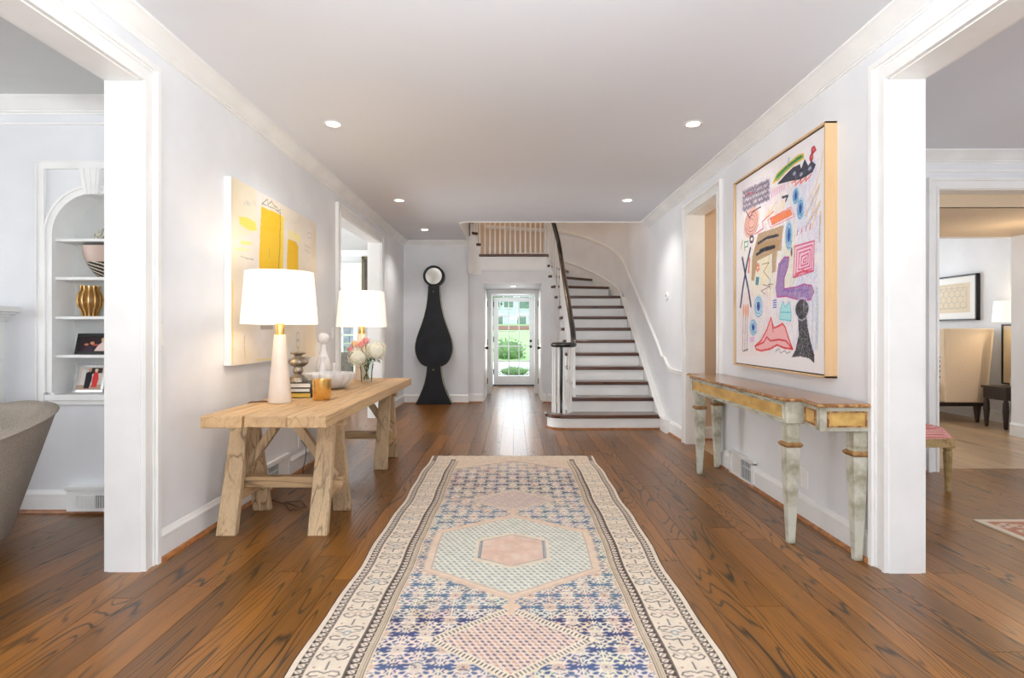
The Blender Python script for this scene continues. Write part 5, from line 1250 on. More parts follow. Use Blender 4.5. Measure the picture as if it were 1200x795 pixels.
def ring(name, r0, r1, y0, y1, mat, n=40):
    m = MB(); vs = []
    for a in np.linspace(0, 2*math.pi, n, endpoint=False):
        for r, y in ((r0,y0),(r1,y0),(r1,y1),(r0,y1)): vs.append((ccx+r*math.cos(a), y, fz+r*math.sin(a)))
    m.add(vs, [(i*4+k, ((i+1)%n)*4+k, ((i+1)%n)*4+(k+1)%4, i*4+(k+1)%4) for i in range(n) for k in range(4)]); return obj(name, m, mat, ck, smooth=40)
ring('face_rim', .138, .174, YF-.03, YF+.16, M['inky'])
m = MB(); m.add([(ccx+.14*math.cos(a), YF-.005, fz+.14*math.sin(a)) for a in np.linspace(0,2*math.pi,40,endpoint=False)]+[(ccx+.14*math.cos(a), YF+.01, fz+.14*math.sin(a)) for a in np.linspace(0,2*math.pi,40,endpoint=False)], [tuple(range(40)), tuple(range(40,80))[::-1]]+[(i,(i+1)%40,40+(i+1)%40,40+i) for i in range(40)])
obj('mirror_face', m, pm('slightly clouded mirror', (226,226,220), rough=.08, metal=1), ck)
for y in (312, 592):
    m = MB(); m.ico((X(460+146*.3269,YF), YF-.006, cz(y)), .011, 2); obj('brass_knob', m, M['brass'], ck, smooth=60)

# ---------------------------------------------------------------- painted console table, right wall
M['grn'] = pm('distressed grey-green paint', (204,203,188), (142,132,104), rough=.6, scale=8, detail=9, ramp=(.46,.66), bump=.3, bscale=50)
M['ylw'] = pm('worn ochre painted panel', (220,182,108), (186,144,74), rough=.55, scale=16, stretch=(1,.4,1), detail=6)
M['brn'] = pm('worn brown gilding', (128,88,50), (168,130,80), rough=.5, scale=30)
M['faux'] = pm('brown marbled table top', (168,122,78), (116,72,42), rough=.25, scale=9, detail=8, ramp=(.35,.65), coat=.5)
M['edg'] = pm('chipped brown top edge', (130,84,46), (190,150,96), rough=.5, scale=40, ramp=(.45,.6))
KX0, KX1, KXW = 1.53, 1.625, 1.855
KY = (2.875, 3.12, 4.76, 5.005)      # near end, centre section near, centre section far, far end
KZ = CH-.367
kt = thing('console_table', 'antique green and ochre painted console table with marbled top against the right wall', 'table', ((KX0+KXW)/2, 3.94, 0))
def outline(g_): return [(KXW,KY[0]-g_),(KX1-.04-g_,KY[0]-g_),(KX1-g_,KY[1]-g_),(KX0-g_,KY[1]-g_),(KX0-g_,KY[2]+g_),(KX1-g_,KY[2]+g_),(KX1-.04-g_,KY[3]+g_),(KXW,KY[3]+g_)]
m = MB(); m.prism(outline(.022), KZ-.020, KZ-.004); obj('top_edge', m, M['edg'], kt, bevel=.005)
m = MB(); m.prism(outline(.014), KZ-.006, KZ); obj('table_top', m, M['faux'], kt, bevel=.002)
AZ0 = KZ-.020-.125
m = MB(); m.prism(outline(0), AZ0, KZ-.019); obj('apron', m, M['grn'], kt, bevel=.003)
def panel_x(x, ya, yb):      # facing -x
    m = MB(); za, zb = AZ0+.028, KZ-.045; m.box(x-.004, x, ya, yb, za, zb); obj('apron_panel', m, M['ylw'], kt)
    m = MB(); e = .008
    for (a, b, c, d) in ((ya-e,yb+e,za-e,za),(ya-e,yb+e,zb,zb+e),(ya-e,ya,za,zb),(yb,yb+e,za,zb)): m.box(x-.010, x, a, b, c, d)
    obj('panel_moulding', m, M['grn'], kt, bevel=.002)
panel_x(KX0, KY[1]+.03, KY[2]-.03)
def panel_seg(a, b, t0=.2, t1=.8):   # panel on a vertical face between plan points
    a = Vector((a[0],a[1],0)); b = Vector((b[0],b[1],0)); d = (b-a).normalized(); n = Vector((d.y,-d.x,0)); p = a.lerp(b,t0); q_ = a.lerp(b,t1); za, zb = AZ0+.030, KZ-.048
    def bx(p, q_, za, zb, h, name, mat):
        m = MB(); m.hexa([p+Vector((0,0,za)), q_+Vector((0,0,za)), q_+n*h+Vector((0,0,za)), p+n*h+Vector((0,0,za))], [p+Vector((0,0,zb)), q_+Vector((0,0,zb)), q_+n*h+Vector((0,0,zb)), p+n*h+Vector((0,0,zb))]); return m
    obj('apron_panel', bx(p, q_, za, zb, .004, '', None), M['ylw'], kt)
    m = MB(); e = d*.008
    for (P, Q, c, f) in ((p-e,q_+e,za-.008,za),(p-e,q_+e,zb,zb+.008),(p-e,p,za,zb),(q_,q_+e,za,zb)):
        k = bx(P, Q, c, f, .010, '', None); m.add(k.v, k.f)
    obj('panel_moulding', m, M['edg'], kt)
panel_seg((KX1-.04,KY[0]), (KXW,KY[0]), .16, .86); panel_seg((KX1,KY[1]), (KX1-.04,KY[0]), .22, .78)
panel_seg((KXW,KY[3]), (KX1-.04,KY[3]), .16, .86)
for (x, y) in ((KX0+.048,KY[1]+.048),(KX0+.048,KY[2]-.048),(KXW-.045,KY[0]+.055),(KXW-.045,KY[3]-.055)):
    lg = MB(); h = .045
    lg.box(x-h*.8, x+h*.8, y-h*.8, y+h*.8, AZ0-.09, AZ0+.01)
    m2 = MB()
    q_ = lambda r, z: [(x-r,y-r,z),(x+r,y-r,z),(x+r,y+r,z),(x-r,y+r,z)]
    lg.hexa(q_(.034,AZ0-.125), q_(.036,AZ0-.09)); lg.hexa(q_(.019,0.001), q_(.040,AZ0-.135))
    obj('leg', lg, M['grn'], kt, bevel=.004)
    m = MB(); m.hexa(q_(.040,AZ0-.138), q_(.052,AZ0-.122)); m.hexa(q_(.052,AZ0-.122), q_(.038,AZ0-.108)); obj('leg_collar', m, M['brn'], kt, bevel=.003)
# ---------------------------------------------------------------- things in the arched niche
YB = 3.86
t = thing('crystal_cluster', 'pale green and brown crystal cluster on the top niche shelf', 'ornament', (X(117,YB), YB, SHZ[0]+.01)); M['crys'] = pm('cloudy green crystal', (206,206,190), (150,130,120), rough=.3, scale=25, ramp=(.45,.6))
m = MB()
for i in range(16):
    a = random.uniform(0,6.28); e = random.uniform(.3,1.2); d = Vector((math.cos(a)*e*.8,math.sin(a)*e*.5,1)).normalized(); L0 = random.uniform(.05,.10); p = Vector((X(117,YB)+random.uniform(-.03,.03),YB+random.uniform(-.02,.02),SHZ[0]+.012)); m.beam(p, p+d*L0, .026, .022, w1=(.010,.008))
m.ico((X(117,YB),YB,SHZ[0]+.034), .045, 1, (1.1,.8,.5), .2); obj('crystals', m, M['crys'], t)
YB2 = 3.86; bx_ = X(122.5,YB2); z0 = SHZ[1]+.010; bt = Z(290,YB2)-z0
t = thing('decorated_bowl', 'deep bowl with tan, pink and black-striped bands on the second niche shelf', 'bowl', (bx_, YB2, z0))
g = Ras(2*math.pi, 1, .07, .012, (206,180,166)); A_, T_ = g.U, g.V       # angle, height fraction
g.a[:] = np.array((206,182,168))/255
an = np.mod(A_, math.pi)
k = (T_ < .5); g.a[k] = np.array((30,28,30))/255
st_ = ((T_*9+an*1.2) % 1) < .30; g.a[k & st_] = np.array((230,216,190))/255
k = np.abs(A_-math.pi*1.06) < .42; g.a[k] = np.array((176,132,70))/255; g.a[k & (T_ < .36)] = np.array((50,90,90))/255
prof = lambda T: .028+.112*np.sin(np.clip(T,0,1)*1.5)**.8
grid_obj('bowl', g, lambda a, b: (bx_+prof(b)*np.cos(a), YB2+prof(b)*.75*np.sin(a), z0+.001+b*bt), vcol_mat('glazed bands', .4), t)
m = MB(); m.lathe([(.0,0),(.03,0),(.03,.004),(.0,.006)], (bx_,YB2,z0), 20); m.lathe([(.1385,bt),(.128,bt),(.10,bt*.5),(.03,.02),(.0,.015)], (bx_,YB2,z0), 32, sy=.75, cap=False); obj('inner_wall', m, pm('pink clay', (196,164,150), rough=.6), t, smooth=50)
YV = 3.84; vxc = X(105.5,YV); z0 = SHZ[2]+.010; vh = Z(336,YV)-z0; k = vh/.20
t = thing('lantern_vase', 'slatted brass lantern vase on the third niche shelf', 'vase', (vxc, YV, z0))
M['amber'] = pm('amber glass', (150,104,50), (120,80,36), rough=.25)
m = MB(); m.lathe([(.036*k,.0),(.040*k,.03*k),(.060*k,.07*k),(.066*k,.11*k),(.058*k,.15*k),(.046*k,.175*k),(.046*k,.20*k),(.04*k,.20*k)], (vxc,YV,z0), 24); obj('body', m, M['amber'], t, smooth=60)
for i in range(12):
    a = i*math.pi/6; P = [(r*math.cos(a)*k+vxc, r*math.sin(a)*k+YV, z0+z*k) for r, z in ((.040,.001),(.044,.03),(.064,.07),(.070,.11),(.062,.15),(.050,.175),(.052,.205))]
    m = MB(); m.tube(P, .005, 6); obj('slat', m, M['brass'], t, smooth=60)
def photo_frame(px0, px1, ptop, pbot, Y, zb, label, col, fw, pic, lean=.25):
    x0, x1 = X(px0,Y), X(px1,Y); h = Z(ptop,Y)-zb-.002; t = thing('photo_frame', label, 'picture frame', ((x0+x1)/2, Y, zb), 'photo frames in the niche')
    sh = math.tan(lean)
    P = lambda x, z, d: (x, Y+z*sh+d, zb+.002+z)
    def bar(xa, xb, za, zc): 
        m.hexa([P(xa,za,0),P(xb,za,0),P(xb,za,.014),P(xa,za,.014)], [P(xa,zc,0),P(xb,zc,0),P(xb,zc,.014),P(xa,zc,.014)])
    m = MB(); bar(x0,x1,0,fw); bar(x0,x1,h-fw,h); bar(x0,x0+fw,fw,h-fw); bar(x1-fw,x1,fw,h-fw); obj('frame', m, col, t, bevel=.002)
    m = MB(); m.beam(P((x0+x1)/2,h*.7,.012), ((x0+x1)/2, Y+h*.7*sh+.07, zb+.003), .03, .004); obj('easel_leg', m, M['black'], t)
    grid_obj('photograph', pic, lambda a, b: (x0+fw+a*(x1-x0-2*fw), Y+.005+(fw+b*(h-2*fw))*sh, zb+.002+fw+b*(h-2*fw)), M['paper'], t)
    return t
g = Ras(1, 1, .012, .016, (44,30,34)); g.poly([(.5,0),(.6,.4),(.72,.62),(.86,.6),(.95,.2),(.9,0)], (232,206,200)); g.ell(.78,.74,.10,.14,(226,190,160)); g.ell(.78,.84,.11,.10,(214,180,130)); g.ell(.40,.55,.07,.10,(226,150,110)); g.ell(.22,.45,.07,.08,(200,120,90)); g.ell(.50,.42,.10,.06,(200,90,70)); g.poly([(.1,0),(.2,.35),(.4,.3),(.45,0)], (60,40,60))
photo_frame(86.5, 131, 391, 417.5, 3.80, SHZ[3]+.010, 'black-framed photo of people on the fourth niche shelf', M['black'], .022, g)
g = Ras(1, 1, .012, .012, (214,206,196)); g.poly([(0,0),(1,0),(1,.22),(0,.2)], (190,160,140)); g.poly([(.46,.7),(.95,.75),(.95,.98),(.5,.98)], (60,44,44)); g.poly([(.3,.05),(.3,.75),(.42,.82),(.55,.75),(.56,.4),(.5,.05)], (34,34,40)); g.ell(.44,.88,.06,.08,(206,160,130)); g.poly([(.6,.1),(.58,.5),(.62,.76),(.78,.78),(.84,.5),(.8,.1)], (222,60,60)); g.ell(.70,.84,.06,.07,(232,196,160)); g.ell(.70,.89,.07,.05,(232,214,180)); g.poly([(.1,.2),(.12,.9),(.28,.9),(.28,.2)], (230,224,214))
M['chrome'] = pm('silver picture frame', (222,222,222), rough=.18, metal=.9)
photo_frame(84, 120, 428, 463.5, 3.80, Z(463.5,3.70)+.005, 'silver-framed photo of a person in a black suit beside one in red', M['chrome'], .02, g)

# ---------------------------------------------------------------- tub chair in the left room
M['tweed'] = pm('taupe tweed upholstery', (172,160,146), (144,132,120), rough=.9, scale=130, detail=3, stretch=(1,1,1), bump=.5, bscale=260, ramp=(.3,.7))
ch = thing('tub_armchair', 'taupe tweed tub chair with flared sides at the left edge of the photo', 'armchair', (-3.05, 2.87, 0))
n = 64
def rimp(a):    # highest at the far right, dropping towards the camera and the left
    k = (1-math.cos(a-1.05))/2
    return (-2.98+.53*math.cos(a), 2.80+.53*math.sin(a), .795-.27*k)
def basep(a): return (-3.08+.34*math.cos(a), 2.90+.34*math.sin(a), .085)
vs = []; ring_n = 9
def lerp(p, q_, t): return tuple(p[i]+(q_[i]-p[i])*t for i in range(3))
prof_o = [0, .25, .5, .75, .94]
for i in range(n):
    a = 2*math.pi*i/n; b = basep(a); r = rimp(a); inn = (-2.98+.41*math.cos(a), 2.80+.41*math.sin(a), r[2]-.03); seat = (-3.02+.30*math.cos(a), 2.85+.30*math.sin(a), .43)
    rows = [b]+[lerp(b, r, t) for t in (.25,.5,.75,.955)]
    out = lerp(b, r, 1.0); mid = tuple((out[j]+inn[j])/2 for j in range(3)); rows += [(out[0],out[1],out[2]-.008),(mid[0],mid[1],out[2]+.012), inn, lerp(inn, seat, .5), seat]
    vs += rows
mrow = len(rows); fs = [(i*mrow+k, ((i+1)%n)*mrow+k, ((i+1)%n)*mrow+k+1, i*mrow+k+1) for i in range(n) for k in range(mrow-1)]
fs += [tuple(i*mrow for i in range(n))[::-1], tuple(i*mrow+mrow-1 for i in range(n))]
obj('shell', MB().add(vs, fs), M['tweed'], ch, smooth=60)
m = MB(); m.tube([tuple(c+d_ for c, d_ in zip(rimp(2*math.pi*i/n),(.0,0,-.010))) for i in range(n+1)], .006, 6); obj('piping', m, M['tweed'], ch, smooth=60)
m = MB(); m.lathe([(.0,.42),(.26,.42),(.285,.45),(.285,.50),(.25,.53),(.0,.54)], (-3.02,2.85,0), 40); obj('seat_cushion', m, M['tweed'], ch, smooth=50)
for a in (.6, 2.4, 3.9, 5.6):
    m = MB(); m.lathe([(.018,0.0),(.026,.09)], (-3.08+.25*math.cos(a),2.90+.25*math.sin(a),0), 12); obj('foot', m, M['black'], ch, smooth=40)
M['cushw'] = pm('white woven cushion', (236,234,228), (216,214,208), rough=.9, scale=60, bump=.4)
t = obj('cushion', MB().ico((-2.86,2.92,.66), .16, 3, (.95,.55,.75)), M['cushw'], smooth=80); tag(t, 'white cushion resting inside the taupe tub chair', 'cushion')

# ---------------------------------------------------------------- right room: stool and rug
M['gilt'] = pm('aged gilt wood', (178,150,100), (140,112,66), rough=.5, scale=20, bump=.2)
def fret():
    m_ = pm('red and white fretwork fabric', (200,92,84), rough=.85); n = m_.node_tree; p = n.nodes['Principled BSDF']; L = n.links
    c = n.nodes.new('ShaderNodeTexCoord'); mp = n.nodes.new('ShaderNodeMapping'); mp.inputs['Scale'].default_value = (22,22,22); L.new(c.outputs['Object'], mp.inputs[0])
    vo = n.nodes.new('ShaderNodeTexVoronoi'); vo.distance = 'CHEBYCHEV'; vo.inputs['Randomness'].default_value = 0; L.new(mp.outputs[0], vo.inputs['Vector'])
    mu = n.nodes.new('ShaderNodeMath'); mu.operation = 'MULTIPLY'; mu.inputs[1].default_value = 2.6; L.new(vo.outputs['Distance'], mu.inputs[0]); fr = n.nodes.new('ShaderNodeMath'); fr.operation = 'FRACT'; L.new(mu.outputs[0], fr.inputs[0])
    r = n.nodes.new('ShaderNodeValToRGB'); r.color_ramp.interpolation = 'CONSTANT'; r.color_ramp.elements[0].color = s2l((196,84,78))+(1,); r.color_ramp.elements[1].position = .55; r.color_ramp.elements[1].color = s2l((238,206,196))+(1,)
    L.new(fr.outputs[0], r.inputs[0]); L.new(r.outputs[0], p.inputs['Base Color']); return m_
sx1, sx0, sy0, sy1 = 3.28, 2.70, 4.13, 4.56
s_ = thing('upholstered_stool', 'gilt-legged stool with red fretwork cushion beyond the right opening', 'stool', ((sx0+sx1)/2, (sy0+sy1)/2, 0))
def cushion(name, x0, x1, y0, y1, z0, h, mat, par, dome=.03):
    n = 14; m = MB(); vs = []
    for j in range(n+1):
        for i in range(n+1):
            u, v = i/n*2-1, j/n*2-1; e = (1-abs(u)**4)*(1-abs(v)**4); vs.append((x0+(x1-x0)*i/n, y0+(y1-y0)*j/n, z0+h*min(1,e*3)**.5+dome*e))
    fs = [(j*(n+1)+i, j*(n+1)+i+1, (j+1)*(n+1)+i+1, (j+1)*(n+1)+i) for j in range(n) for i in range(n)]
    m.add(vs, fs); b = [(x0,y0,z0-.004),(x1,y0,z0-.004),(x1,y1,z0-.004),(x0,y1,z0-.004)]
    m.box(x0, x1, y0, y1, z0-.006, z0+.001); return obj(name, m, mat, par, smooth=50)
cushion('seat_cushion', sx0, sx1, sy0, sy1, .415, .055, fret(), s_, .035)
m = MB(); m.box(sx0, sx1, sy0, sy1, .345, .412); m.box(sx0-.004, sx1+.004, sy0-.004, sy1+.004, .345, .355); obj('seat_rail', m, M['gilt'], s_, bevel=.003)
for x in (sx0+.03, sx1-.03):
    for y in (sy0+.03, sy1-.03):
        m = MB(); m.box(x-.032, x+.032, y-.032, y+.032, .338, .414); m.lathe([(.013,0),(.019,.012),(.019,.035),(.014,.045),(.018,.055),(.026,.27),(.028,.30),(.022,.315),(.028,.325),(.026,.34)], (x,y,0), 20, flute=.08, nf=10); m.lathe([(.0,0),(.014,.002),(.017,.006)], (x,y-.0325,.378), 12) if 0 else None
        obj('leg', m, M['gilt'], s_, smooth=45)
m = MB()
for (x, y) in ((sx1-.03, sy0-.003),): m.add([(x+.016*math.cos(a), y, .378+.016*math.sin(a)) for a in np.linspace(0,2*math.pi,16,endpoint=False)]+[(x+.008*math.cos(a), y-.006, .378+.008*math.sin(a)) for a in np.linspace(0,2*math.pi,16,endpoint=False)], [tuple(range(16,32))]+[(i,(i+1)%16,16+(i+1)%16,16+i) for i in range(16)])
obj('rosette', m, M['gilt'], s_)
rx0, ry1 = X(1141,3.54), 3.54
g = Ras(1.7, 2.3, .012, .012, (214,190,168)); U, V = g.U, g.V; d = np.minimum(U, 2.3-V)
g.a[d < .045] = np.array((228,212,190))/255; k = (d >= .045) & (d < .20); g.a[k] = np.array((190,132,108))/255
k = (d >= .20) & (d < .24); g.a[k] = np.array((222,204,182))/255; k = d >= .24; g.a[k] = np.array((216,188,162))/255
for i in range(18): 
    y = 2.3-.125; x = .08+i*.1; g.ell(x, y, .035, .035, (222,196,170)); g.ell(x, y, .012, .012, (120,90,90)); g.ell(.125, 2.2-i*.12, .035, .035, (222,196,170)); g.ell(.125, 2.2-i*.12, .012, .012, (120,90,90))
for i in range(220): x = random.uniform(.28,1.65); y = random.uniform(.05,2.0); g.ell(x, y, random.uniform(.01,.03), random.uniform(.01,.03), random.choice([(190,140,116),(228,208,186),(160,150,140)]), .8)
t = thing('area_rug', 'corner of a faded red and cream rug in the right room', 'rug', (rx0+.85, ry1-1.15, 0))
grid_obj('pile', g, lambda a, b: (rx0+a, ry1-2.3+b, .009+0*a), M['rug'], t)
m = MB(); m.box(rx0-.004, rx0+1.7, ry1-2.3, ry1+.004, .0005, .0085); obj('backing', m, pm('cream rug edge', (214,200,178), rough=.9), t)

# ---------------------------------------------------------------- sitting room beyond: settee, side table, lamp, pictures
M['bfab'] = pm('beige linen upholstery', (238,220,194), (230,208,180), rough=.85, scale=60, bump=.2, bscale=200)
se = thing('high_back_settee', 'beige high-backed settee with dark legs in the far sitting room', 'sofa', (6.0, 8.1, 0))
ya, yb = 7.36, 8.9
xf0, xb1, xbT = 5.72, 6.26, 6.40
def arm(y0, y1):
    m = MB(); m.hexa([(xf0,y0,.27),(xb1,y0,.27),(xb1,y1,.27),(xf0,y1,.27)], [(xf0-.01,y0,1.255),(xbT-.03,y0,1.255),(xbT-.03,y1,1.255),(xf0-.01,y1,1.255)]); obj('wing_side', m, M['bfab'], se, bevel=.02, seg=3)
arm(ya, ya+.10); arm(yb-.10, yb)
m = MB(); m.hexa([(6.12,ya,.27),(xb1+.02,ya,.27),(xb1+.02,yb,.27),(6.12,yb,.27)], [(6.22,ya,1.25),(xbT-.02,ya,1.25),(xbT-.02,yb,1.25),(6.22,yb,1.25)]); obj('backrest', m, M['bfab'], se, bevel=.02, seg=3)
m = MB(); m.box(5.50, 6.15, ya+.09, yb-.09, .27, .40); obj('seat_deck', m, M['bfab'], se, bevel=.02)
m = MB(); m.box(5.46, 6.14, ya+.105, yb-.105, .40, .54); obj('seat_cushion', m, M['bfab'], se, bevel=.035, seg=3)
M['espresso'] = wood('dark espresso wood', (34,24,20), (62,46,38), 'z', 3, .4)
m = MB(); m.box(5.52, xb1-.02, ya+.02, ya+.08, .22, .268); m.box(5.52, 5.58, ya+.02, yb-.02, .22, .268); m.box(5.52, xb1, yb-.08, yb-.02, .22, .268); seed_mesh(obj('base_rail', m, M['espresso'], se))
for (x, y) in ((5.56,ya+.06),(xb1-.07,ya+.06),(5.56,yb-.06),(xb1-.07,yb-.06)):
    m = MB(); m.hexa([(x-.016,y-.016,0),(x+.016,y-.016,0),(x+.016,y+.016,0),(x-.016,y+.016,0)], [(x-.035,y-.03,.222),(x+.035,y-.03,.222),(x+.035,y+.03,.222),(x-.035,y+.03,.222)]); seed_mesh(obj('leg', m, M['espresso'], se, bevel=.004))
def zeb():
    m_ = pm('black and white striped cushion', (240,238,234), rough=.8); n = m_.node_tree; p = n.nodes['Principled BSDF']; c = n.nodes.new('ShaderNodeTexCoord'); w_ = n.nodes.new('ShaderNodeTexWave'); w_.inputs['Scale'].default_value = 5; w_.inputs['Distortion'].default_value = 6; w_.bands_direction = 'Z'; r = n.nodes.new('ShaderNodeValToRGB'); r.color_ramp.interpolation = 'CONSTANT'; r.color_ramp.elements[0].color = (.01,.01,.01,1); r.color_ramp.elements[1].position = .5; r.color_ramp.elements[1].color = (.85,.85,.83,1)
    n.links.new(c.outputs['Object'], w_.inputs[0]); n.links.new(w_.outputs[0], r.inputs[0]); n.links.new(r.outputs[0], p.inputs['Base Color']); return m_
t = obj('throw_pillow', MB().ico((5.76,7.60,.74), .23, 3, (.45,.5,.85)), zeb(), smooth=80); tag(t, 'black and white patterned throw pillow on the beige settee', 'pillow')
sd = thing('side_table', 'low dark wood side table right of the beige settee', 'table', (6.23, 6.98, 0))
m = MB(); m.box(6.02, 6.45, 6.80, 7.16, .50, .525); seed_mesh(obj('table_top', m, M['espresso'], sd, bevel=.003)); m = MB(); m.box(6.035, 6.435, 6.815, 7.145, .36, .499); seed_mesh(obj('apron', m, M['espresso'], sd, bevel=.004))
for (x, y) in ((6.06,6.84),(6.41,6.84),(6.06,7.12),(6.41,7.12)):
    m = MB(); m.lathe([(.012,0),(.02,.02),(.034,.22),(.030,.32),(.02,.36)], (x,y,0), 8); seed_mesh(obj('leg', m, M['espresso'], sd, smooth=40))
lamp(6.30, 6.95, .525, 'white-shaded lamp on the dark side table in the far sitting room', hb=.52, r0=.07, r1=.03, sr0=.245, sr1=.225, sh=.255, zs=.815, p=5)
# pictures on the sitting room wall (x = 6.5)
py0, py1, pz0, pz1 = 6.5*F/547, 8.9, 1.375, 2.03
t = thing('framed_print', 'black-framed beige patterned print above the settee', 'picture', (6.49, (py0+py1)/2, pz0), 'framed pictures in the sitting room')
m = MB(); e = .022; x0, x1 = 6.44, 6.499
m.box(x0,x1,py0,py1,pz0,pz0+e); m.box(x0,x1,py0,py1,pz1-e,pz1); m.box(x0,x1,py0,py0+e,pz0,pz1); m.box(x0,x1,py1-e,py1,pz0,pz1); obj('frame', m, M['black'], t, bevel=.002)
g = Ras(py1-py0-2*e, pz1-pz0-2*e, .008, .008, (244,244,242)); ww, hh = g.w, g.h
g.poly([(.10,.09),(ww-.10,.09),(ww-.10,hh-.09),(.10,hh-.09)], (226,212,188)); g.line([(.16,.16),(ww-.16,.16),(ww-.16,hh-.16),(.16,hh-.16),(.16,.16)], .008, (196,180,156))
for j in range(4):
    for i in range(9): g.ell(.22+i*.105+(j%2)*.05, .20+j*.085, .050, .05, (190,186,176), .8, ring=.008)
grid_obj('print', g, lambda a, b: (np.full_like(a, 6.455), py0+e+a, pz0+e+b), M['paper'], t, flip=True)
my0, my1, mz0, mz1 = 6.75, 6.5*F/574, .52, 1.31
t = thing('framed_mirror', 'thin black-framed tan panel behind the side table', 'picture', (6.49, (my0+my1)/2, mz0), 'framed pictures in the sitting room')
m = MB(); m.box(6.47,6.499,my0,my1,mz0,mz0+.02); m.box(6.47,6.499,my0,my1,mz1-.02,mz1); m.box(6.47,6.499,my0,my0+.02,mz0,mz1); m.box(6.47,6.499,my1-.02,my1,mz0,mz1); obj('frame', m, M['black'], t)
m = MB(); m.box(6.48,6.499,my0+.02,my1-.02,mz0+.02,mz1-.02); obj('panel', m, pm('tan picture surface', (222,204,170), (206,184,146), rough=.3, scale=3), t)
plate_x('wall_outlet', 'white outlet on the baseboard under the side table', 'outlet', 6.48, -1, 7.55, .10, .11, .07, 'blank')

# ---------------------------------------------------------------- side room seen through the far left opening
M['gfab'] = pm('grey-brown upholstery', (130,126,116), (112,108,100), rough=.9, scale=40)
dc = thing('dining_chair', 'grey upholstered dining chair glimpsed through the far left opening', 'chair', (-2.78, 8.4, 0))
xc = X(401,8.4)-.08
m = MB(); m.box(xc-.24, xc+.22, 8.36, 8.43, .47, Z(413,8.4)); obj('backrest', m, M['gfab'], dc, bevel=.02, seg=3); m = MB(); m.box(xc-.24, xc+.22, 8.38, 8.84, .40, .49); obj('seat', m, M['gfab'], dc, bevel=.02, seg=3)
for x in (xc-.21, xc+.19):
    for y in (8.40, 8.80): m = MB(); m.hexa([(x-.014,y-.014,0),(x+.014,y-.014,0),(x+.014,y+.014,0),(x-.014,y+.014,0)], [(x-.022,y-.022,.41),(x+.022,y-.022,.41),(x+.022,y+.022,.41),(x-.022,y+.022,.41)]); seed_mesh(obj('leg', m, M['espresso'], dc))
fx0 = X(424,10.58); t = thing('framed_print', 'dark olive framed picture on the side room wall above the second lamp', 'picture', (fx0+.35, 10.59, Z(342,10.58)), 'framed picture in the side room')
m = MB(); za, zb2 = Z(343,10.58), Z(301,10.58); m.box(fx0,fx0+.7,10.565,10.6,za,za+.04); m.box(fx0,fx0+.7,10.565,10.6,zb2-.04,zb2); m.box(fx0,fx0+.045,10.565,10.6,za,zb2); m.box(fx0+.655,fx0+.7,10.565,10.6,za,zb2); obj('frame', m, pm('olive gold frame', (112,104,64), rough=.5), t)
m = MB(); m.box(fx0+.04,fx0+.66,10.58,10.6,za+.03,zb2-.03); obj('picture', m, pm('dark brown picture', (92,80,72), (60,52,50), rough=.5, scale=4), t)

# ---------------------------------------------------------------- outdoors: path, lawn, bush, house and trees
M['pave'] = pm('pale paving', (214,212,208), (196,194,190), rough=.9, scale=3, world=True)
M['grass'] = pm('green lawn', (160,190,130), (138,172,108), rough=.95, scale=14, world=True)
M['siding'] = pm('pale grey house siding', (206,212,218), (190,198,206), rough=.8, scale=4, world=True)
M['roof'] = pm('grey roof shingle', (120,124,130), (100,104,110), rough=.9, scale=10, world=True); M['mulch'] = pm('reddish mulch', (150,110,90), (120,84,70), rough=1, scale=12, world=True)
m = MB(); m.box(-14, 14, 12.75, 23.5, -.15, -.03); struct('ground_paving', m, M['pave'])
m = MB(); m.hexa([(-20,23.5,-.3),(20,23.5,-.3),(20,46,-.3),(-20,46,-.3)], [(-20,23.5,.0),(20,23.5,.0),(20,46,1.9),(-20,46,1.9)]); lw_ = struct('ground_lawn', m, M['grass'])
m = MB(); m.hexa([(-20,40,.5),(20,40,.5),(20,42.5,.5),(-20,42.5,.5)], [(-20,40,1.48),(20,40,1.46),(20,42.5,1.72),(-20,42.5,1.72)]); struct('ground_mulch', m, M['mulch'])
m = MB(); m.box(-20, 20, 46, 62, -.3, 1.9); struct('ground_far_lawn', m, M['grass'])
M['fol'] = pm('bush foliage', (126,156,96), (84,124,70), rough=.8, scale=8, detail=6)
def foliage(name, c, r, sc_, n, label, cat, group=None, trunk=None, ls=.12):
    t = thing(name, label, cat, (c[0], c[1], c[2]-r*sc_[2] if not trunk else trunk), group); m = MB(); m.ico(c, r*.82, 2, sc_, .08)
    for i in range(n):
        d = Vector(rng.normal(size=3)).normalized(); p = Vector((c[0]+d.x*r*sc_[0]*random.uniform(.82,1.05), c[1]+d.y*r*sc_[1]*random.uniform(.82,1.05), c[2]+d.z*r*sc_[2]*random.uniform(.82,1.05))); u = Vector(rng.normal(size=3)).normalized(); v = d.cross(u).normalized(); s = ls*r
        m.add([p, p+u*s+v*s*.4, p+u*s*1.8, p+u*s-v*s*.4], [(0,1,2,3)])
    obj('foliage', m, M['fol'], t, recalc=False)
    if trunk is not None: m = MB(); m.lathe([(r*.09,0),(r*.06,c[2]-trunk)], (c[0],c[1],trunk), 10); obj('trunk', m, M['cord'], t)
    return t
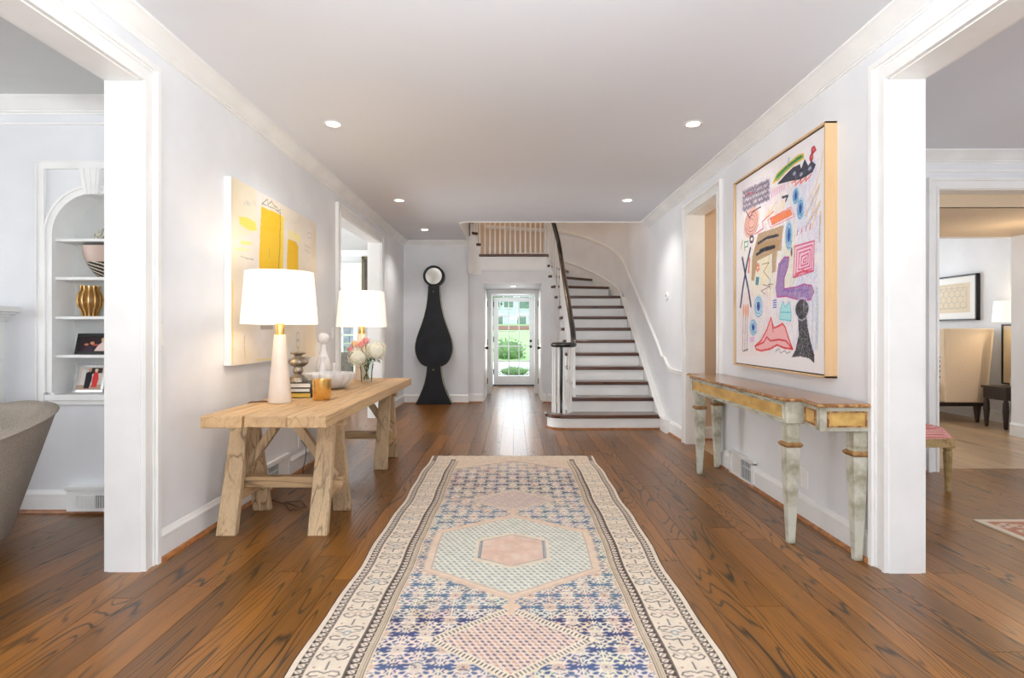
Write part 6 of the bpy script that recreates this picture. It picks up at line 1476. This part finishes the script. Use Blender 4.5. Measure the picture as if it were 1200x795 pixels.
foliage('round_bush', (X(597,24.6),24.6,.38), .72, (1,1,.78), 500, 'round green bush on the lawn seen through the glazed front door', 'bush')
foliage('low_plant', (X(603,16.2),16.2,.07), .36, (1.3,.6,.42), 300, 'low yellow-green plant on the paving outside the front door', 'plant')
foliage('shade_tree', (X(572,43),43,5.2), 1.6, (1,1,1.8), 500, 'tall tree left of the pale house outside', 'tree', trunk=1.6)
foliage('shade_tree', (X(641,43),43,4.6), 1.5, (1,1,1.7), 500, 'tall tree right of the pale house outside', 'tree', trunk=1.6)
ho = thing('neighbouring_house', 'pale grey house across the lawn seen through the front door glass', 'house', (0, 52, 1.8))
m = MB(); m.box(-9, 9, 50, 58, 1.6, 6.4); obj('house_wall', m, M['siding'], ho)
m = MB()
m.prism([(-9.6,6.3),(9.6,6.3),(0,8.8)], 49.6, 58.4, 'y'); obj('roof', m, M['roof'], ho)
M['pane_dark'] = pm('reflecting green window glass', (120,150,130), (90,120,104), rough=.1)
for (xx, zz) in ((-1.7,4.1),(-.45,4.0),(.95,3.9),(2.2,4.1),(-3.4,4.1),(-1.4,2.2),(.7,2.2)):
    m = MB(); m.box(xx-.5, xx+.5, 49.93, 50, zz-.62, zz+.62); w_ = obj('window', m, M['trim'], ho); m = MB(); m.box(xx-.42, xx+.42, 49.90, 49.93, zz-.54, zz+.54); obj('pane', m, M['pane_dark'], w_)
# outside the side room window: pale stone wall and shrub
gw_ = thing('garden_wall', 'pale coursed stone wall outside the side room window', 'wall', (-4.6, 13.2, 0)); M['stone'] = pm('pale stone', (196,200,200), (160,168,170), rough=.9, scale=5)
for j in range(11):
    x = -6.2; 
    while x < -3.2:
        w_ = random.uniform(.4,.8); m = MB(); m.box(x, min(x+w_-.015,-3.2), 13.2+random.uniform(0,.03), 13.45, .0+j*.19, .0+j*.19+.172); obj('stone', m, M['stone'], gw_); x += w_
foliage('garden_shrub', (X(403,12.2),12.2,.40), .45, (1.2,.8,.9), 400, 'green shrub outside the side room window', 'shrub', ls=.16)
m = MB(); m.box(-14, -1.2, 10.9, 12.74, -.15, -.03); struct('ground_terrace', m, M['pave'])
